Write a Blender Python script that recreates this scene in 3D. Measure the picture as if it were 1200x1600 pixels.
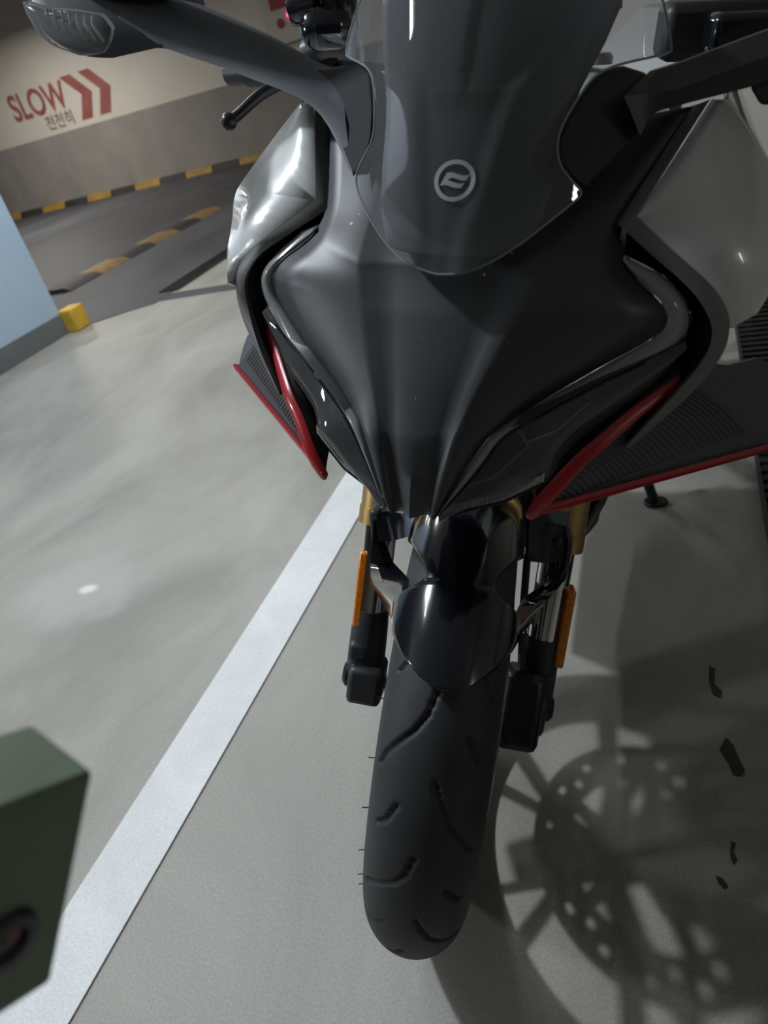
import bpy, bmesh, math, random
import numpy as np
from mathutils import Vector, Matrix
random.seed(7)
PI = math.pi
scene = bpy.context.scene
for o in list(bpy.data.objects):
    bpy.data.objects.remove(o)

# ------------------------------------------------------------------ camera
cam_data = bpy.data.cameras.new('camera')
cam = bpy.data.objects.new('camera', cam_data)
scene.collection.objects.link(cam)
cam_data.sensor_fit = 'VERTICAL'
cam_data.sensor_height = 32.0
cam_data.lens = 32.0 * 1107.0 / 1600.0
cam_data.clip_start = 0.02
cam_data.clip_end = 100
cam.matrix_world = Matrix((
    (0.9212824, 0.00878855, 0.38879492, 0.0),
    (0.31055273, 0.58514474, -0.74910789, 0.0),
    (-0.23408488, 0.81088124, 0.53635425, 0.9814),
    (0, 0, 0, 1)))
cam_data.dof.use_dof = True
cam_data.dof.focus_distance = 0.72
cam_data.dof.aperture_fstop = 7.0
scene.camera = cam

# ------------------------------------------------------------------ world and light
world = bpy.data.worlds.new('world')
scene.world = world
world.use_nodes = True
world.node_tree.nodes['Background'].inputs[0].default_value = (0.75, 0.8, 0.9, 1)
world.node_tree.nodes['Background'].inputs[1].default_value = 0.004
scene.view_settings.view_transform = 'Standard'
scene.view_settings.look = 'None'
scene.view_settings.gamma = 1.0
scene.view_settings.exposure = 0.0

def area_light(name, loc, target, sx, sy, power, color=(1, 1, 1), rotz=None):
    ld = bpy.data.lights.new(name, 'AREA')
    ld.shape = 'RECTANGLE'
    ld.size = sx
    ld.size_y = sy
    ld.energy = power
    ld.color = color
    lo = bpy.data.objects.new(name, ld)
    scene.collection.objects.link(lo)
    lo.location = loc
    if target is None:
        lo.rotation_euler = (0, 0, rotz or 0)      # area lights shine along -Z: straight down
    else:
        lo.rotation_euler = (Vector(target) - Vector(loc)).to_track_quat('-Z', 'Y').to_euler()
    return lo

CEIL = 2.98
LAMP_MAIN = (-1.58, 0.74, 2.42)
area_light('ceiling_lamp_light', (LAMP_MAIN[0], LAMP_MAIN[1], LAMP_MAIN[2] - 0.045), None, 0.05, 0.80, 8, (0.86, 0.93, 1.0))
area_light('ceiling_lamp_eye_light', (LAMP_MAIN[0], LAMP_MAIN[1], LAMP_MAIN[2] - 0.06), None, 0.10, 0.10, 37, (0.86, 0.93, 1.0))
LAMPS_FAR = [(-2.5, 3.3, 36), (-5.2, 4.6, 34), (-8.3, 8.2, 78), (-2.2, 6.6, 22)]
for i, (lx, ly, k) in enumerate(LAMPS_FAR):
    area_light('far_lamp_light', (lx, ly, 2.40), None, 0.06, 1.15, k, (0.92, 0.96, 1.0) if i < 1 else (1.0, 0.95, 0.88))
LAMP_WALL = (-4.4, -0.75, 1.95)
area_light('wall_lamp_light', LAMP_WALL, (-0.3, 0.5, 0.7), 0.30, 0.30, 34, (0.86, 0.93, 1.0))
FILL_RIGHT = (4.52, -0.9, 1.75)  # added lamp out of view, brightens the dark right side of the motorcycle
area_light('right_fill_light', FILL_RIGHT, (0.0, 0.6, 0.75), 0.16, 0.9, 9, (0.98, 0.97, 0.95))

# ------------------------------------------------------------------ materials
def new_mat(name):
    m = bpy.data.materials.new(name)
    m.use_nodes = True
    nt = m.node_tree
    return m, nt, nt.nodes['Principled BSDF']

def plain(name, col, rough=0.5, metal=0.0, coat=0.0, spec=0.5, noise=0.0, nscale=40.0, bump=0.0, coat_rough=0.03):
    m, nt, b = new_mat(name)
    b.inputs['Base Color'].default_value = (*col, 1)
    b.inputs['Roughness'].default_value = rough
    b.inputs['Metallic'].default_value = metal
    b.inputs['Coat Weight'].default_value = coat
    b.inputs['Coat Roughness'].default_value = coat_rough
    b.inputs['Specular IOR Level'].default_value = spec
    if noise or bump:
        tc = nt.nodes.new('ShaderNodeTexCoord')
        n = nt.nodes.new('ShaderNodeTexNoise')
        n.inputs['Scale'].default_value = nscale
        n.inputs['Detail'].default_value = 6
        nt.links.new(tc.outputs['Object'], n.inputs['Vector'])
        if noise:
            r = nt.nodes.new('ShaderNodeMapRange')
            r.inputs['From Min'].default_value = 0.3
            r.inputs['From Max'].default_value = 0.7
            r.inputs['To Min'].default_value = 1 - noise
            r.inputs['To Max'].default_value = 1 + noise
            nt.links.new(n.outputs['Fac'], r.inputs['Value'])
            mx = nt.nodes.new('ShaderNodeMix')
            mx.data_type = 'RGBA'
            mx.blend_type = 'MULTIPLY'
            mx.inputs[0].default_value = 1
            mx.inputs[6].default_value = (*col, 1)
            nt.links.new(r.outputs['Result'], mx.inputs[7])
            nt.links.new(mx.outputs[2], b.inputs['Base Color'])
        if bump:
            bp = nt.nodes.new('ShaderNodeBump')
            bp.inputs['Strength'].default_value = bump
            bp.inputs['Distance'].default_value = 0.002
            nt.links.new(n.outputs['Fac'], bp.inputs['Height'])
            nt.links.new(bp.outputs['Normal'], b.inputs['Normal'])
    return m

def speckled(name, col, rough, dens=60.0, thr=0.035, chip=(0.55, 0.55, 0.55)):
    """satin plastic with a few pale stone chips and dust specks"""
    m, nt, b = new_mat(name)
    b.inputs['Roughness'].default_value = rough
    b.inputs['Specular IOR Level'].default_value = 0.8
    tc = nt.nodes.new('ShaderNodeTexCoord')
    v = nt.nodes.new('ShaderNodeTexVoronoi')
    v.inputs['Scale'].default_value = dens
    v.inputs['Randomness'].default_value = 1.0
    nt.links.new(tc.outputs['Object'], v.inputs['Vector'])
    n = nt.nodes.new('ShaderNodeTexNoise')
    n.inputs['Scale'].default_value = 22
    n.inputs['Detail'].default_value = 3
    nt.links.new(tc.outputs['Object'], n.inputs['Vector'])
    th = nt.nodes.new('ShaderNodeMapRange')
    th.inputs['From Min'].default_value = 0.47
    th.inputs['From Max'].default_value = 0.75
    th.inputs['To Min'].default_value = 0.0
    th.inputs['To Max'].default_value = thr * 2
    nt.links.new(n.outputs['Fac'], th.inputs['Value'])
    lt = nt.nodes.new('ShaderNodeMath')
    lt.operation = 'LESS_THAN'
    nt.links.new(v.outputs['Distance'], lt.inputs[0])
    nt.links.new(th.outputs['Result'], lt.inputs[1])
    mx = nt.nodes.new('ShaderNodeMix')
    mx.data_type = 'RGBA'
    mx.inputs[6].default_value = (*col, 1)
    mx.inputs[7].default_value = (*chip, 1)
    nt.links.new(lt.outputs[0], mx.inputs[0])
    nt.links.new(mx.outputs[2], b.inputs['Base Color'])
    return m

def clear(name, tint, rough=0.02, ior=1.5, boost=1.0, haze=0.0):
    """thin clear plastic: tinted see-through plus fresnel reflection"""
    m, nt, b = new_mat(name)
    nt.nodes.remove(b)
    out = nt.nodes['Material Output']
    tr = nt.nodes.new('ShaderNodeBsdfTransparent')
    tr.inputs['Color'].default_value = (*tint, 1)
    gl = nt.nodes.new('ShaderNodeBsdfGlossy')
    gl.inputs['Roughness'].default_value = rough
    gl.inputs['Color'].default_value = (1, 1, 1, 1)
    fr = nt.nodes.new('ShaderNodeFresnel')
    fr.inputs['IOR'].default_value = ior
    mu = nt.nodes.new('ShaderNodeMath')
    mu.operation = 'MULTIPLY'
    mu.use_clamp = True
    mu.inputs[1].default_value = boost
    nt.links.new(fr.outputs[0], mu.inputs[0])
    ms = nt.nodes.new('ShaderNodeMixShader')
    nt.links.new(mu.outputs[0], ms.inputs[0])
    last = tr.outputs[0]
    if haze:
        df = nt.nodes.new('ShaderNodeBsdfDiffuse')
        df.inputs['Color'].default_value = (0.75, 0.78, 0.82, 1)
        mh = nt.nodes.new('ShaderNodeMixShader')
        mh.inputs[0].default_value = haze
        nt.links.new(tr.outputs[0], mh.inputs[1])
        nt.links.new(df.outputs[0], mh.inputs[2])
        last = mh.outputs[0]
    nt.links.new(last, ms.inputs[1])
    nt.links.new(gl.outputs[0], ms.inputs[2])
    nt.links.new(ms.outputs[0], out.inputs['Surface'])
    return m

def emit(name, col, strength):
    m, nt, b = new_mat(name)
    b.inputs['Base Color'].default_value = (*col, 1)
    b.inputs['Emission Color'].default_value = (*col, 1)
    b.inputs['Emission Strength'].default_value = strength
    return m

def concrete(name, c1, c2, rough=0.55, scale=1.2, stretch=(1, 1, 1), fine=0.12, bump=0.15, spec=0.4, patch=None):
    m, nt, b = new_mat(name)
    b.inputs['Specular IOR Level'].default_value = spec
    tc = nt.nodes.new('ShaderNodeTexCoord')
    mp = nt.nodes.new('ShaderNodeMapping')
    mp.inputs['Scale'].default_value = stretch
    nt.links.new(tc.outputs['Object'], mp.inputs['Vector'])
    n1 = nt.nodes.new('ShaderNodeTexNoise')
    n1.inputs['Scale'].default_value = scale
    n1.inputs['Detail'].default_value = 9
    n1.inputs['Roughness'].default_value = 0.62
    n1.inputs['Distortion'].default_value = 0.6
    nt.links.new(mp.outputs[0], n1.inputs['Vector'])
    cr = nt.nodes.new('ShaderNodeValToRGB')
    cr.color_ramp.elements[0].position = 0.32
    cr.color_ramp.elements[0].color = (*c1, 1)
    cr.color_ramp.elements[1].position = 0.7
    cr.color_ramp.elements[1].color = (*c2, 1)
    nt.links.new(n1.outputs['Fac'], cr.inputs[0])
    n2 = nt.nodes.new('ShaderNodeTexNoise')
    n2.inputs['Scale'].default_value = 260
    n2.inputs['Detail'].default_value = 4
    nt.links.new(tc.outputs['Object'], n2.inputs['Vector'])
    r = nt.nodes.new('ShaderNodeMapRange')
    r.inputs['From Min'].default_value = 0.3
    r.inputs['From Max'].default_value = 0.7
    r.inputs['To Min'].default_value = 1 - fine
    r.inputs['To Max'].default_value = 1 + fine
    nt.links.new(n2.outputs['Fac'], r.inputs['Value'])
    mx = nt.nodes.new('ShaderNodeMix')
    mx.data_type = 'RGBA'
    mx.blend_type = 'MULTIPLY'
    mx.inputs[0].default_value = 1
    nt.links.new(cr.outputs[0], mx.inputs[6])
    nt.links.new(r.outputs['Result'], mx.inputs[7])
    last = mx.outputs[2]
    if patch:                                   # round repair patches and painted lamp glints: (x, y, rx, ry, colour, softness)
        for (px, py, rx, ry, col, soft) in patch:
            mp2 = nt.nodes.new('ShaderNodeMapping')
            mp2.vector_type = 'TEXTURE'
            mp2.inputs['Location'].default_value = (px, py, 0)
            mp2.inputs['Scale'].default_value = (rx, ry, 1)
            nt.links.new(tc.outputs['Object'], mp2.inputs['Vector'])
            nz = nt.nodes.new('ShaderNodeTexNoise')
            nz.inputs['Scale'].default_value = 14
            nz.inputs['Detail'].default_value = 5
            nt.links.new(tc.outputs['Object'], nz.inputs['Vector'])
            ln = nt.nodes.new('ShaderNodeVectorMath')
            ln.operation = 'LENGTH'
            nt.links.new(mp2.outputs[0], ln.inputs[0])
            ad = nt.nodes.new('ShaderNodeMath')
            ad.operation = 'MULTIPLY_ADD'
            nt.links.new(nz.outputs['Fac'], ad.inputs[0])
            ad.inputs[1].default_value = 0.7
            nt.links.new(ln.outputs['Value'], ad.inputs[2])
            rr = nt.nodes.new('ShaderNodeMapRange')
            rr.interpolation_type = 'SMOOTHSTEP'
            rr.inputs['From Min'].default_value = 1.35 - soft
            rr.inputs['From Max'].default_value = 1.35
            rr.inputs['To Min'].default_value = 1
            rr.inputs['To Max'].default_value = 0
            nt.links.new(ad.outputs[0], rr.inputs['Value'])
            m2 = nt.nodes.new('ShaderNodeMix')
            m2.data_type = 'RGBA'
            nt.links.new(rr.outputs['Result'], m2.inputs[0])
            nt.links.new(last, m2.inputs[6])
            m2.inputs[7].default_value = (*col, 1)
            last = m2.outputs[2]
    nt.links.new(last, b.inputs['Base Color'])
    rg = nt.nodes.new('ShaderNodeMapRange')
    rg.inputs['To Min'].default_value = rough - 0.08
    rg.inputs['To Max'].default_value = rough + 0.1
    nt.links.new(n1.outputs['Fac'], rg.inputs['Value'])
    nt.links.new(rg.outputs['Result'], b.inputs['Roughness'])
    bp = nt.nodes.new('ShaderNodeBump')
    bp.inputs['Strength'].default_value = bump
    bp.inputs['Distance'].default_value = 0.001
    nt.links.new(n2.outputs['Fac'], bp.inputs['Height'])
    nt.links.new(bp.outputs['Normal'], b.inputs['Normal'])
    return m

M = {}
M['nose'] = speckled('satin_black_plastic', (0.034, 0.036, 0.043), 0.48, thr=0.075)
M['black'] = plain('black_plastic', (0.019, 0.0195, 0.022), 0.45, noise=0.1)
M['black_rough'] = plain('rough_black_plastic', (0.11, 0.118, 0.138), 0.55, bump=0.04, nscale=300)
M['matte_black'] = plain('matte_black_plastic', (0.022, 0.0235, 0.028), 0.75, spec=0.25)
M['gloss_black'] = plain('gloss_black_paint', (0.006, 0.007, 0.012), 0.16, coat=0.8)
M['grey_paint'] = speckled('gloss_grey_paint', (0.70, 0.72, 0.71), 0.28, thr=0.012, chip=(0.02, 0.02, 0.02))
for n_ in M['grey_paint'].node_tree.nodes:
    if n_.type == 'BSDF_PRINCIPLED':
        n_.inputs['Coat Weight'].default_value = 0.9
        n_.inputs['Coat Roughness'].default_value = 0.03
M['trim_grey'] = plain('satin_grey_trim', (0.17, 0.17, 0.172), 0.42)
M['red'] = plain('red_paint', (0.42, 0.012, 0.022), 0.32, coat=0.5)
M['carbon'] = plain('ribbed_dark_plastic', (0.075, 0.077, 0.084), 0.38)
M['rubber'] = plain('tyre_rubber', (0.024, 0.025, 0.028), 0.6, noise=0.25, nscale=25, bump=0.1)
M['metal_black'] = plain('black_metal', (0.018, 0.018, 0.02), 0.35, metal=0.4)
M['cast_black'] = plain('dark_cast_metal', (0.04, 0.042, 0.046), 0.42, metal=0.3)
M['steel'] = plain('brushed_steel', (0.45, 0.45, 0.46), 0.28, metal=1.0)
M['chrome'] = plain('polished_tube', (0.75, 0.76, 0.78), 0.08, metal=1.0)
M['gold'] = plain('gold_anodised', (0.50, 0.34, 0.13), 0.38, metal=0.75)
M['amber'] = plain('amber_reflector', (0.75, 0.22, 0.01), 0.25, coat=0.6, noise=0.25, nscale=300)
M['screen'] = clear('clear_windscreen', (0.72, 0.74, 0.77), 0.015, 1.5, 1.15, haze=0.085)
M['lens'] = clear('headlight_lens', (0.62, 0.63, 0.64), 0.05, 1.5, 1.2, haze=0.09)
M['guide'] = plain('smoked_light_guide', (0.26, 0.27, 0.28), 0.22, coat=0.6)
M['white_lens'] = clear('ribbed_clear_lens', (0.85, 0.87, 0.88), 0.08, 1.5, 1.2, haze=0.12)
M['reflector'] = plain('reflector_metal', (0.62, 0.64, 0.66), 0.2, metal=0.7)
M['yellow_dirty'] = concrete('dirty_yellow_paint', (0.30, 0.19, 0.05), (0.52, 0.33, 0.07), 0.6, 7, fine=0.15)
M['pale_rib'] = plain('pale_ribbed_plastic', (0.55, 0.54, 0.50), 0.4)
M['emblem'] = plain('silver_print', (0.42, 0.42, 0.43), 0.5)
M['mirror'] = plain('mirror_glass', (0.8, 0.8, 0.8), 0.02, metal=1.0)
M['seat'] = plain('black_vinyl', (0.02, 0.02, 0.022), 0.6, bump=0.3, nscale=300)
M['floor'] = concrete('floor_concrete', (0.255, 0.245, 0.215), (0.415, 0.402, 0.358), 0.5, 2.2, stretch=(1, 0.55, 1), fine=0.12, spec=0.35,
                      patch=[(-1.47, 1.03, 0.26, 0.17, (0.40, 0.392, 0.36), 0.6), (-1.445, 1.035, 0.040, 0.026, (0.70, 0.70, 0.68), 0.7)])  # pale repair patch, with a lamp reflection painted white at its centre
M['lane'] = concrete('lane_concrete', (0.05, 0.053, 0.06), (0.105, 0.11, 0.12), 0.6, 1.1, stretch=(1, .5, 1), fine=0.15)
M['dado'] = concrete('grey_dado', (0.27, 0.25, 0.235), (0.37, 0.345, 0.32), 0.7, 1.6, stretch=(1, 1, .6), fine=0.06, spec=0.2)
M['beige'] = concrete('beige_wall_paint', (0.66, 0.62, 0.55), (0.74, 0.70, 0.63), 0.6, 0.8, fine=0.03, bump=0.05, spec=0.3)
M['ceiling'] = concrete('ceiling_paint', (0.50, 0.50, 0.48), (0.58, 0.58, 0.56), 0.8, 0.8, fine=0.03, bump=0.05, spec=0.2)
M['line'] = concrete('white_line_paint', (0.66, 0.67, 0.67), (0.80, 0.81, 0.81), 0.45, 6, fine=0.10, bump=0.6, spec=0.5)
M['blue'] = concrete('blue_column_paint', (0.43, 0.56, 0.69), (0.48, 0.61, 0.75), 0.4, 1.5, fine=0.03, bump=0.05)
M['plinth'] = concrete('plinth_paint', (0.14, 0.15, 0.155), (0.18, 0.19, 0.195), 0.6, 3, fine=0.06)
M['yellow'] = concrete('worn_yellow_paint', (0.42, 0.25, 0.03), (0.80, 0.50, 0.06), 0.55, 5, fine=0.1)
M['yellow_faded'] = concrete('faded_yellow_paint', (0.16, 0.12, 0.07), (0.36, 0.22, 0.07), 0.6, 6, fine=0.15)
M['kerb_black'] = concrete('worn_black_paint', (0.03, 0.03, 0.03), (0.06, 0.06, 0.06), 0.6, 5, fine=0.15)
M['letter'] = concrete('faded_red_letters', (0.30, 0.085, 0.075), (0.38, 0.13, 0.11), 0.6, 5, fine=0.05, bump=0.02)
M['letter_brown'] = concrete('faded_brown_letters', (0.22, 0.13, 0.11), (0.28, 0.18, 0.15), 0.6, 5, fine=0.05, bump=0.02)
M['grate'] = plain('dark_iron', (0.03, 0.03, 0.03), 0.5, metal=0.5, noise=0.3)
M['hollow_shade'] = plain('hollow_shade_black', (0.01, 0.01, 0.01), 0.9)  # near-black colour stands in for shade inside the drain and the vent
M['green'] = plain('green_enamel', (0.17, 0.225, 0.15), 0.5, noise=0.15, nscale=20)
M['dark_lens'] = plain('dark_round_lens', (0.012, 0.012, 0.022), 0.2, coat=0.6)
M['pink'] = plain('dull_pink', (0.22, 0.07, 0.07), 0.4)
M['white_box'] = plain('white_enamel', (0.62, 0.58, 0.52), 0.4)
M['box_red'] = plain('faded_red', (0.35, 0.07, 0.07), 0.4)
M['led'] = emit('red_led', (1.0, 0.05, 0.3), 4.0)
M['tube'] = emit('lamp_tube', (0.96, 0.98, 1.0), 6.0)
M['radiator'] = plain('radiator_fins', (0.02, 0.02, 0.022), 0.6, bump=0.5, nscale=500)

# ------------------------------------------------------------------ mesh helpers
COL = scene.collection

def link(o, parent=None):
    COL.objects.link(o)
    if parent is not None:
        o.parent = parent
    return o

def mesh_obj(name, verts, faces, mat, parent=None, smooth=True, angle=40, solid=0.0, sub=0, bevel=0.0, offset=-1.0):
    me = bpy.data.meshes.new(name)
    me.from_pydata([tuple(float(c) for c in v) for v in verts], [], faces)
    bm = bmesh.new()
    bm.from_mesh(me)
    bmesh.ops.remove_doubles(bm, verts=bm.verts, dist=1e-6)
    bmesh.ops.recalc_face_normals(bm, faces=bm.faces)
    bm.to_mesh(me)
    bm.free()
    me.materials.append(M[mat] if isinstance(mat, str) else mat)
    o = bpy.data.objects.new(name, me)
    link(o, parent)
    if smooth:
        for p in me.polygons:
            p.use_smooth = True
        try:
            me.set_sharp_from_angle(angle=math.radians(angle))
        except Exception:
            pass
    if sub:
        md = o.modifiers.new('subdivision', 'SUBSURF')
        md.levels = sub
        md.render_levels = sub
    if solid:
        md = o.modifiers.new('thickness', 'SOLIDIFY')
        md.thickness = solid
        md.offset = offset
    if bevel:
        md = o.modifiers.new('bevel', 'BEVEL')
        md.width = bevel
        md.segments = 2
        md.limit_method = 'ANGLE'
        md.angle_limit = math.radians(35)
    return o

def V(p):
    return np.array(p, float)

def resample(pts, n, closed=False):
    pts = [V(p) for p in pts]
    if closed:
        pts = pts + [pts[0]]
    P = np.array(pts)
    d = np.r_[0, np.cumsum(np.linalg.norm(np.diff(P, axis=0), axis=1))]
    if d[-1] == 0:
        return [P[0]] * n
    t = np.linspace(0, d[-1], n + 1 if closed else n)
    if closed:
        t = t[:-1]
    return [np.array([np.interp(x, d, P[:, k]) for k in range(3)]) for x in t]

def smooth_curve(pts, n):
    """Catmull-Rom through the points, n samples"""
    P = [V(p) for p in pts]
    P = [2 * P[0] - P[1]] + P + [2 * P[-1] - P[-2]]
    out = []
    m = len(P) - 3
    for i in range(n):
        u = i / (n - 1) * m
        k = min(int(u), m - 1)
        t = u - k
        a, b, c, d = P[k:k + 4]
        out.append(0.5 * ((2 * b) + (-a + c) * t + (2 * a - 5 * b + 4 * c - d) * t * t + (-a + 3 * b - 3 * c + d) * t ** 3))
    return out

def soft_curve(pts, n, it=2):
    """corner-cut polyline that keeps its ends, n samples by index"""
    P = [V(p) for p in pts]
    m = len(P)
    Q = P
    for _ in range(it):
        R_ = [Q[0]]
        for a, b in zip(Q[:-1], Q[1:]):
            R_ += [a * .75 + b * .25, a * .25 + b * .75]
        Q = R_ + [Q[-1]]
    A = np.array(Q)
    # keep the index parameter of the source points so that neighbouring curves stay matched
    t = np.linspace(0, len(Q) - 1, n)
    return [np.array([np.interp(x, np.arange(len(Q)), A[:, k]) for k in range(3)]) for x in t]

def index_lerp(pts, n):
    A = np.array([V(p) for p in pts])
    return [np.array([np.interp(x, np.arange(len(A)), A[:, k]) for k in range(3)]) for x in np.linspace(0, len(A) - 1, n)]

def grid(rows, close_u=False, close_v=False):
    """rows: list of equal-length point lists -> verts, faces"""
    n = len(rows[0])
    v = [p for r in rows for p in r]
    f = []
    R_ = len(rows)
    for i in range(R_ if close_u else R_ - 1):
        for j in range(n if close_v else n - 1):
            a, b = i * n + j, i * n + (j + 1) % n
            c, d = ((i + 1) % R_) * n + (j + 1) % n, ((i + 1) % R_) * n + j
            f.append((a, b, c, d))
    return v, f

def loft(name, curves, mat, parent, n=24, spl=False, **kw):
    rows = [smooth_curve(c, n) if spl else resample(c, n) for c in curves]
    v, f = grid(rows)
    return mesh_obj(name, v, f, mat, parent, **kw)

def tube(name, pts, r, mat, parent, seg=12, spl=True, n=None, cap=True, **kw):
    P = smooth_curve(pts, n or max(2, 6 * (len(pts) - 1))) if spl and len(pts) > 2 else [V(p) for p in pts]
    N = len(P)
    rr = r if isinstance(r, (list, tuple)) else [r] * N
    if len(rr) != N:
        rr = list(np.interp(np.linspace(0, 1, N), np.linspace(0, 1, len(rr)), rr))
    rows = []
    up = V((0, 0, 1))
    prev = None
    for i in range(N):
        t = P[min(i + 1, N - 1)] - P[max(i - 1, 0)]
        t = t / np.linalg.norm(t)
        s = prev if prev is not None else (np.cross(t, up) if abs(t @ up) < 0.95 else np.cross(t, V((1, 0, 0))))
        s = s - t * (s @ t)
        s /= np.linalg.norm(s)
        prev = s
        q = np.cross(t, s)
        rows.append([P[i] + rr[i] * (math.cos(2 * PI * k / seg) * s + math.sin(2 * PI * k / seg) * q) for k in range(seg)])
    v, f = grid(rows, close_v=True)
    if cap:
        f.append(tuple(range(seg))[::-1])
        f.append(tuple((N - 1) * seg + k for k in range(seg)))
    return mesh_obj(name, v, f, mat, parent, **kw)

def lathe_pts(profile, axis_o, ax, seg=32):
    """profile: (radius, along) -> rows around axis; returns verts, faces (open ends)"""
    ax = V(ax) / np.linalg.norm(ax)
    s = np.cross(ax, (0, 0, 1)) if abs(ax[2]) < 0.9 else np.cross(ax, (1, 0, 0))
    s = s / np.linalg.norm(s)
    q = np.cross(ax, s)
    rows = [[V(axis_o) + ax * a + r * (math.cos(2 * PI * k / seg) * s + math.sin(2 * PI * k / seg) * q) for k in range(seg)] for r, a in profile]
    return grid(rows, close_v=True)

def box_pts(c, size, rot=None):
    c = V(c)
    s = V(size) / 2
    v = [V((x, y, z)) * s for x in (-1, 1) for y in (-1, 1) for z in (-1, 1)]
    if rot is not None:
        Rm = np.array(rot)
        v = [Rm @ p for p in v]
    f = [(0, 1, 3, 2), (4, 6, 7, 5), (0, 4, 5, 1), (2, 3, 7, 6), (0, 2, 6, 4), (1, 5, 7, 3)]
    return [p + c for p in v], f

def box(name, c, size, mat, parent=None, bevel=0.0, rot=None, **kw):
    v, f = box_pts(c, size, rot)
    return mesh_obj(name, v, f, mat, parent, smooth=bool(bevel), bevel=bevel, **kw)

def prism_xy(outline, z0, z1):
    n = len(outline)
    v = [(x, y, z0) for x, y in outline] + [(x, y, z1) for x, y in outline]
    f = [tuple(range(n))[::-1], tuple(range(n, 2 * n))]
    f += [(i, (i + 1) % n, n + (i + 1) % n, n + i) for i in range(n)]
    return v, f

def slab(name, outline, depth, mat, parent, bevel=0.0, **kw):
    """thick plate from a closed 3D outline; depth is the vector to the back side"""
    P = [V(p) for p in outline]
    n = len(P)
    D_ = V(depth)
    v = P + [p + D_ for p in P]
    f = [tuple(range(n)), tuple(range(n, 2 * n))[::-1]] + [(i, (i + 1) % n, n + (i + 1) % n, n + i) for i in range(n)]
    return mesh_obj(name, v, f, mat, parent, smooth=bool(bevel), bevel=bevel, **kw)

def merge(parts):
    v, f = [], []
    for pv, pf in parts:
        k = len(v)
        v += list(pv)
        f += [tuple(i + k for i in t) for t in pf]
    return v, f

def tag(o, label, cat=None, group=None, kind=None):
    o['label'] = label
    if cat:
        o['category'] = cat
    if group:
        o['group'] = group
    if kind:
        o['kind'] = kind
    return o

def empty(name, loc=(0, 0, 0), parent=None):
    o = bpy.data.objects.new(name, None)
    o.empty_display_size = 0.1
    link(o, parent)
    o.location = loc
    return o

def mir(pts):
    return [(-p[0], p[1], p[2]) for p in pts]

def text_mesh(name, body, size, mat, parent, origin, xdir, zdir, depth=0.004, sx=1.0, bold=0.0):
    cu = bpy.data.curves.new(name, 'FONT')
    cu.body = body
    cu.size = size
    cu.extrude = depth
    cu.offset = bold
    tmp = bpy.data.objects.new(name + '_tmp', cu)
    COL.objects.link(tmp)
    bpy.context.view_layer.update()
    dg = bpy.context.evaluated_depsgraph_get()
    me = bpy.data.meshes.new_from_object(tmp.evaluated_get(dg))
    bpy.data.objects.remove(tmp)
    o = bpy.data.objects.new(name, me)
    me.materials.clear()
    me.materials.append(M[mat])
    xs = [v.co.x for v in me.vertices]
    x0 = min(xs)
    xd, zd = V(xdir), V(zdir)
    nd = np.cross(xd, zd)
    for v in me.vertices:
        p = V(origin) + xd * (v.co.x - x0) * sx + zd * v.co.y + nd * v.co.z
        v.co = tuple(p)
    link(o, parent)
    return o

# ------------------------------------------------------------------ the setting
floor = mesh_obj('floor', *box_pts((-3.0, 3.5, -0.05), (24, 23, 0.1)), 'floor', smooth=False)
tag(floor, 'pale grey concrete garage floor with stains', kind='structure')
lane_out = [(-3.40, 3.36), (-3.17, 3.54), (-3.02, 3.62), (-3.02, 3.8), (-2.99, 10.55), (-15, 9.9), (-15, 3.36)]
lane = mesh_obj('floor_lane', *prism_xy(lane_out, 0.0005, 0.004), 'lane', smooth=False)
tag(lane, 'dark grey driving lane beyond the parking bay', kind='structure')
strip = mesh_obj('floor_joint_strip', *prism_xy([(-3.02, 3.66), (3.0, 3.70), (3.0, 3.82), (-3.02, 3.80)], 0.0005, 0.003), 'lane', smooth=False)
tag(strip, 'dark joint strip crossing the pale floor', kind='structure')
pline = mesh_obj('parking_line', *prism_xy([(-0.893, -3.0), (-0.775, -3.0), (-0.775, 2.94), (-0.893, 2.94)], 0.0005, 0.0035), 'line', smooth=False)
tag(pline, 'white painted parking line on the floor', kind='structure')

for ch in ([(0.0384, 0.9158), (0.048, 0.9095), (0.0449, 0.877), (0.0557, 0.8619), (0.0531, 0.8457), (0.0422, 0.8523), (0.0373, 0.8789)],
           [(0.0571, 0.7712), (0.067, 0.7585), (0.0712, 0.7408), (0.0798, 0.7155), (0.0758, 0.7041), (0.0642, 0.7045), (0.0569, 0.7274), (0.0473, 0.7464), (0.0532, 0.7612)],
           [(0.0556, 0.6012), (0.0616, 0.5987), (0.0579, 0.5871), (0.0618, 0.5744), (0.0569, 0.5673), (0.0537, 0.5791)],
           [(0.0349, 0.5491), (0.0424, 0.5472), (0.0494, 0.5367), (0.0447, 0.5324), (0.0376, 0.5394)]):
    mesh_obj('floor_chip', *prism_xy(ch, 0.0002, 0.0006), 'kerb_black', floor, smooth=False)

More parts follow.
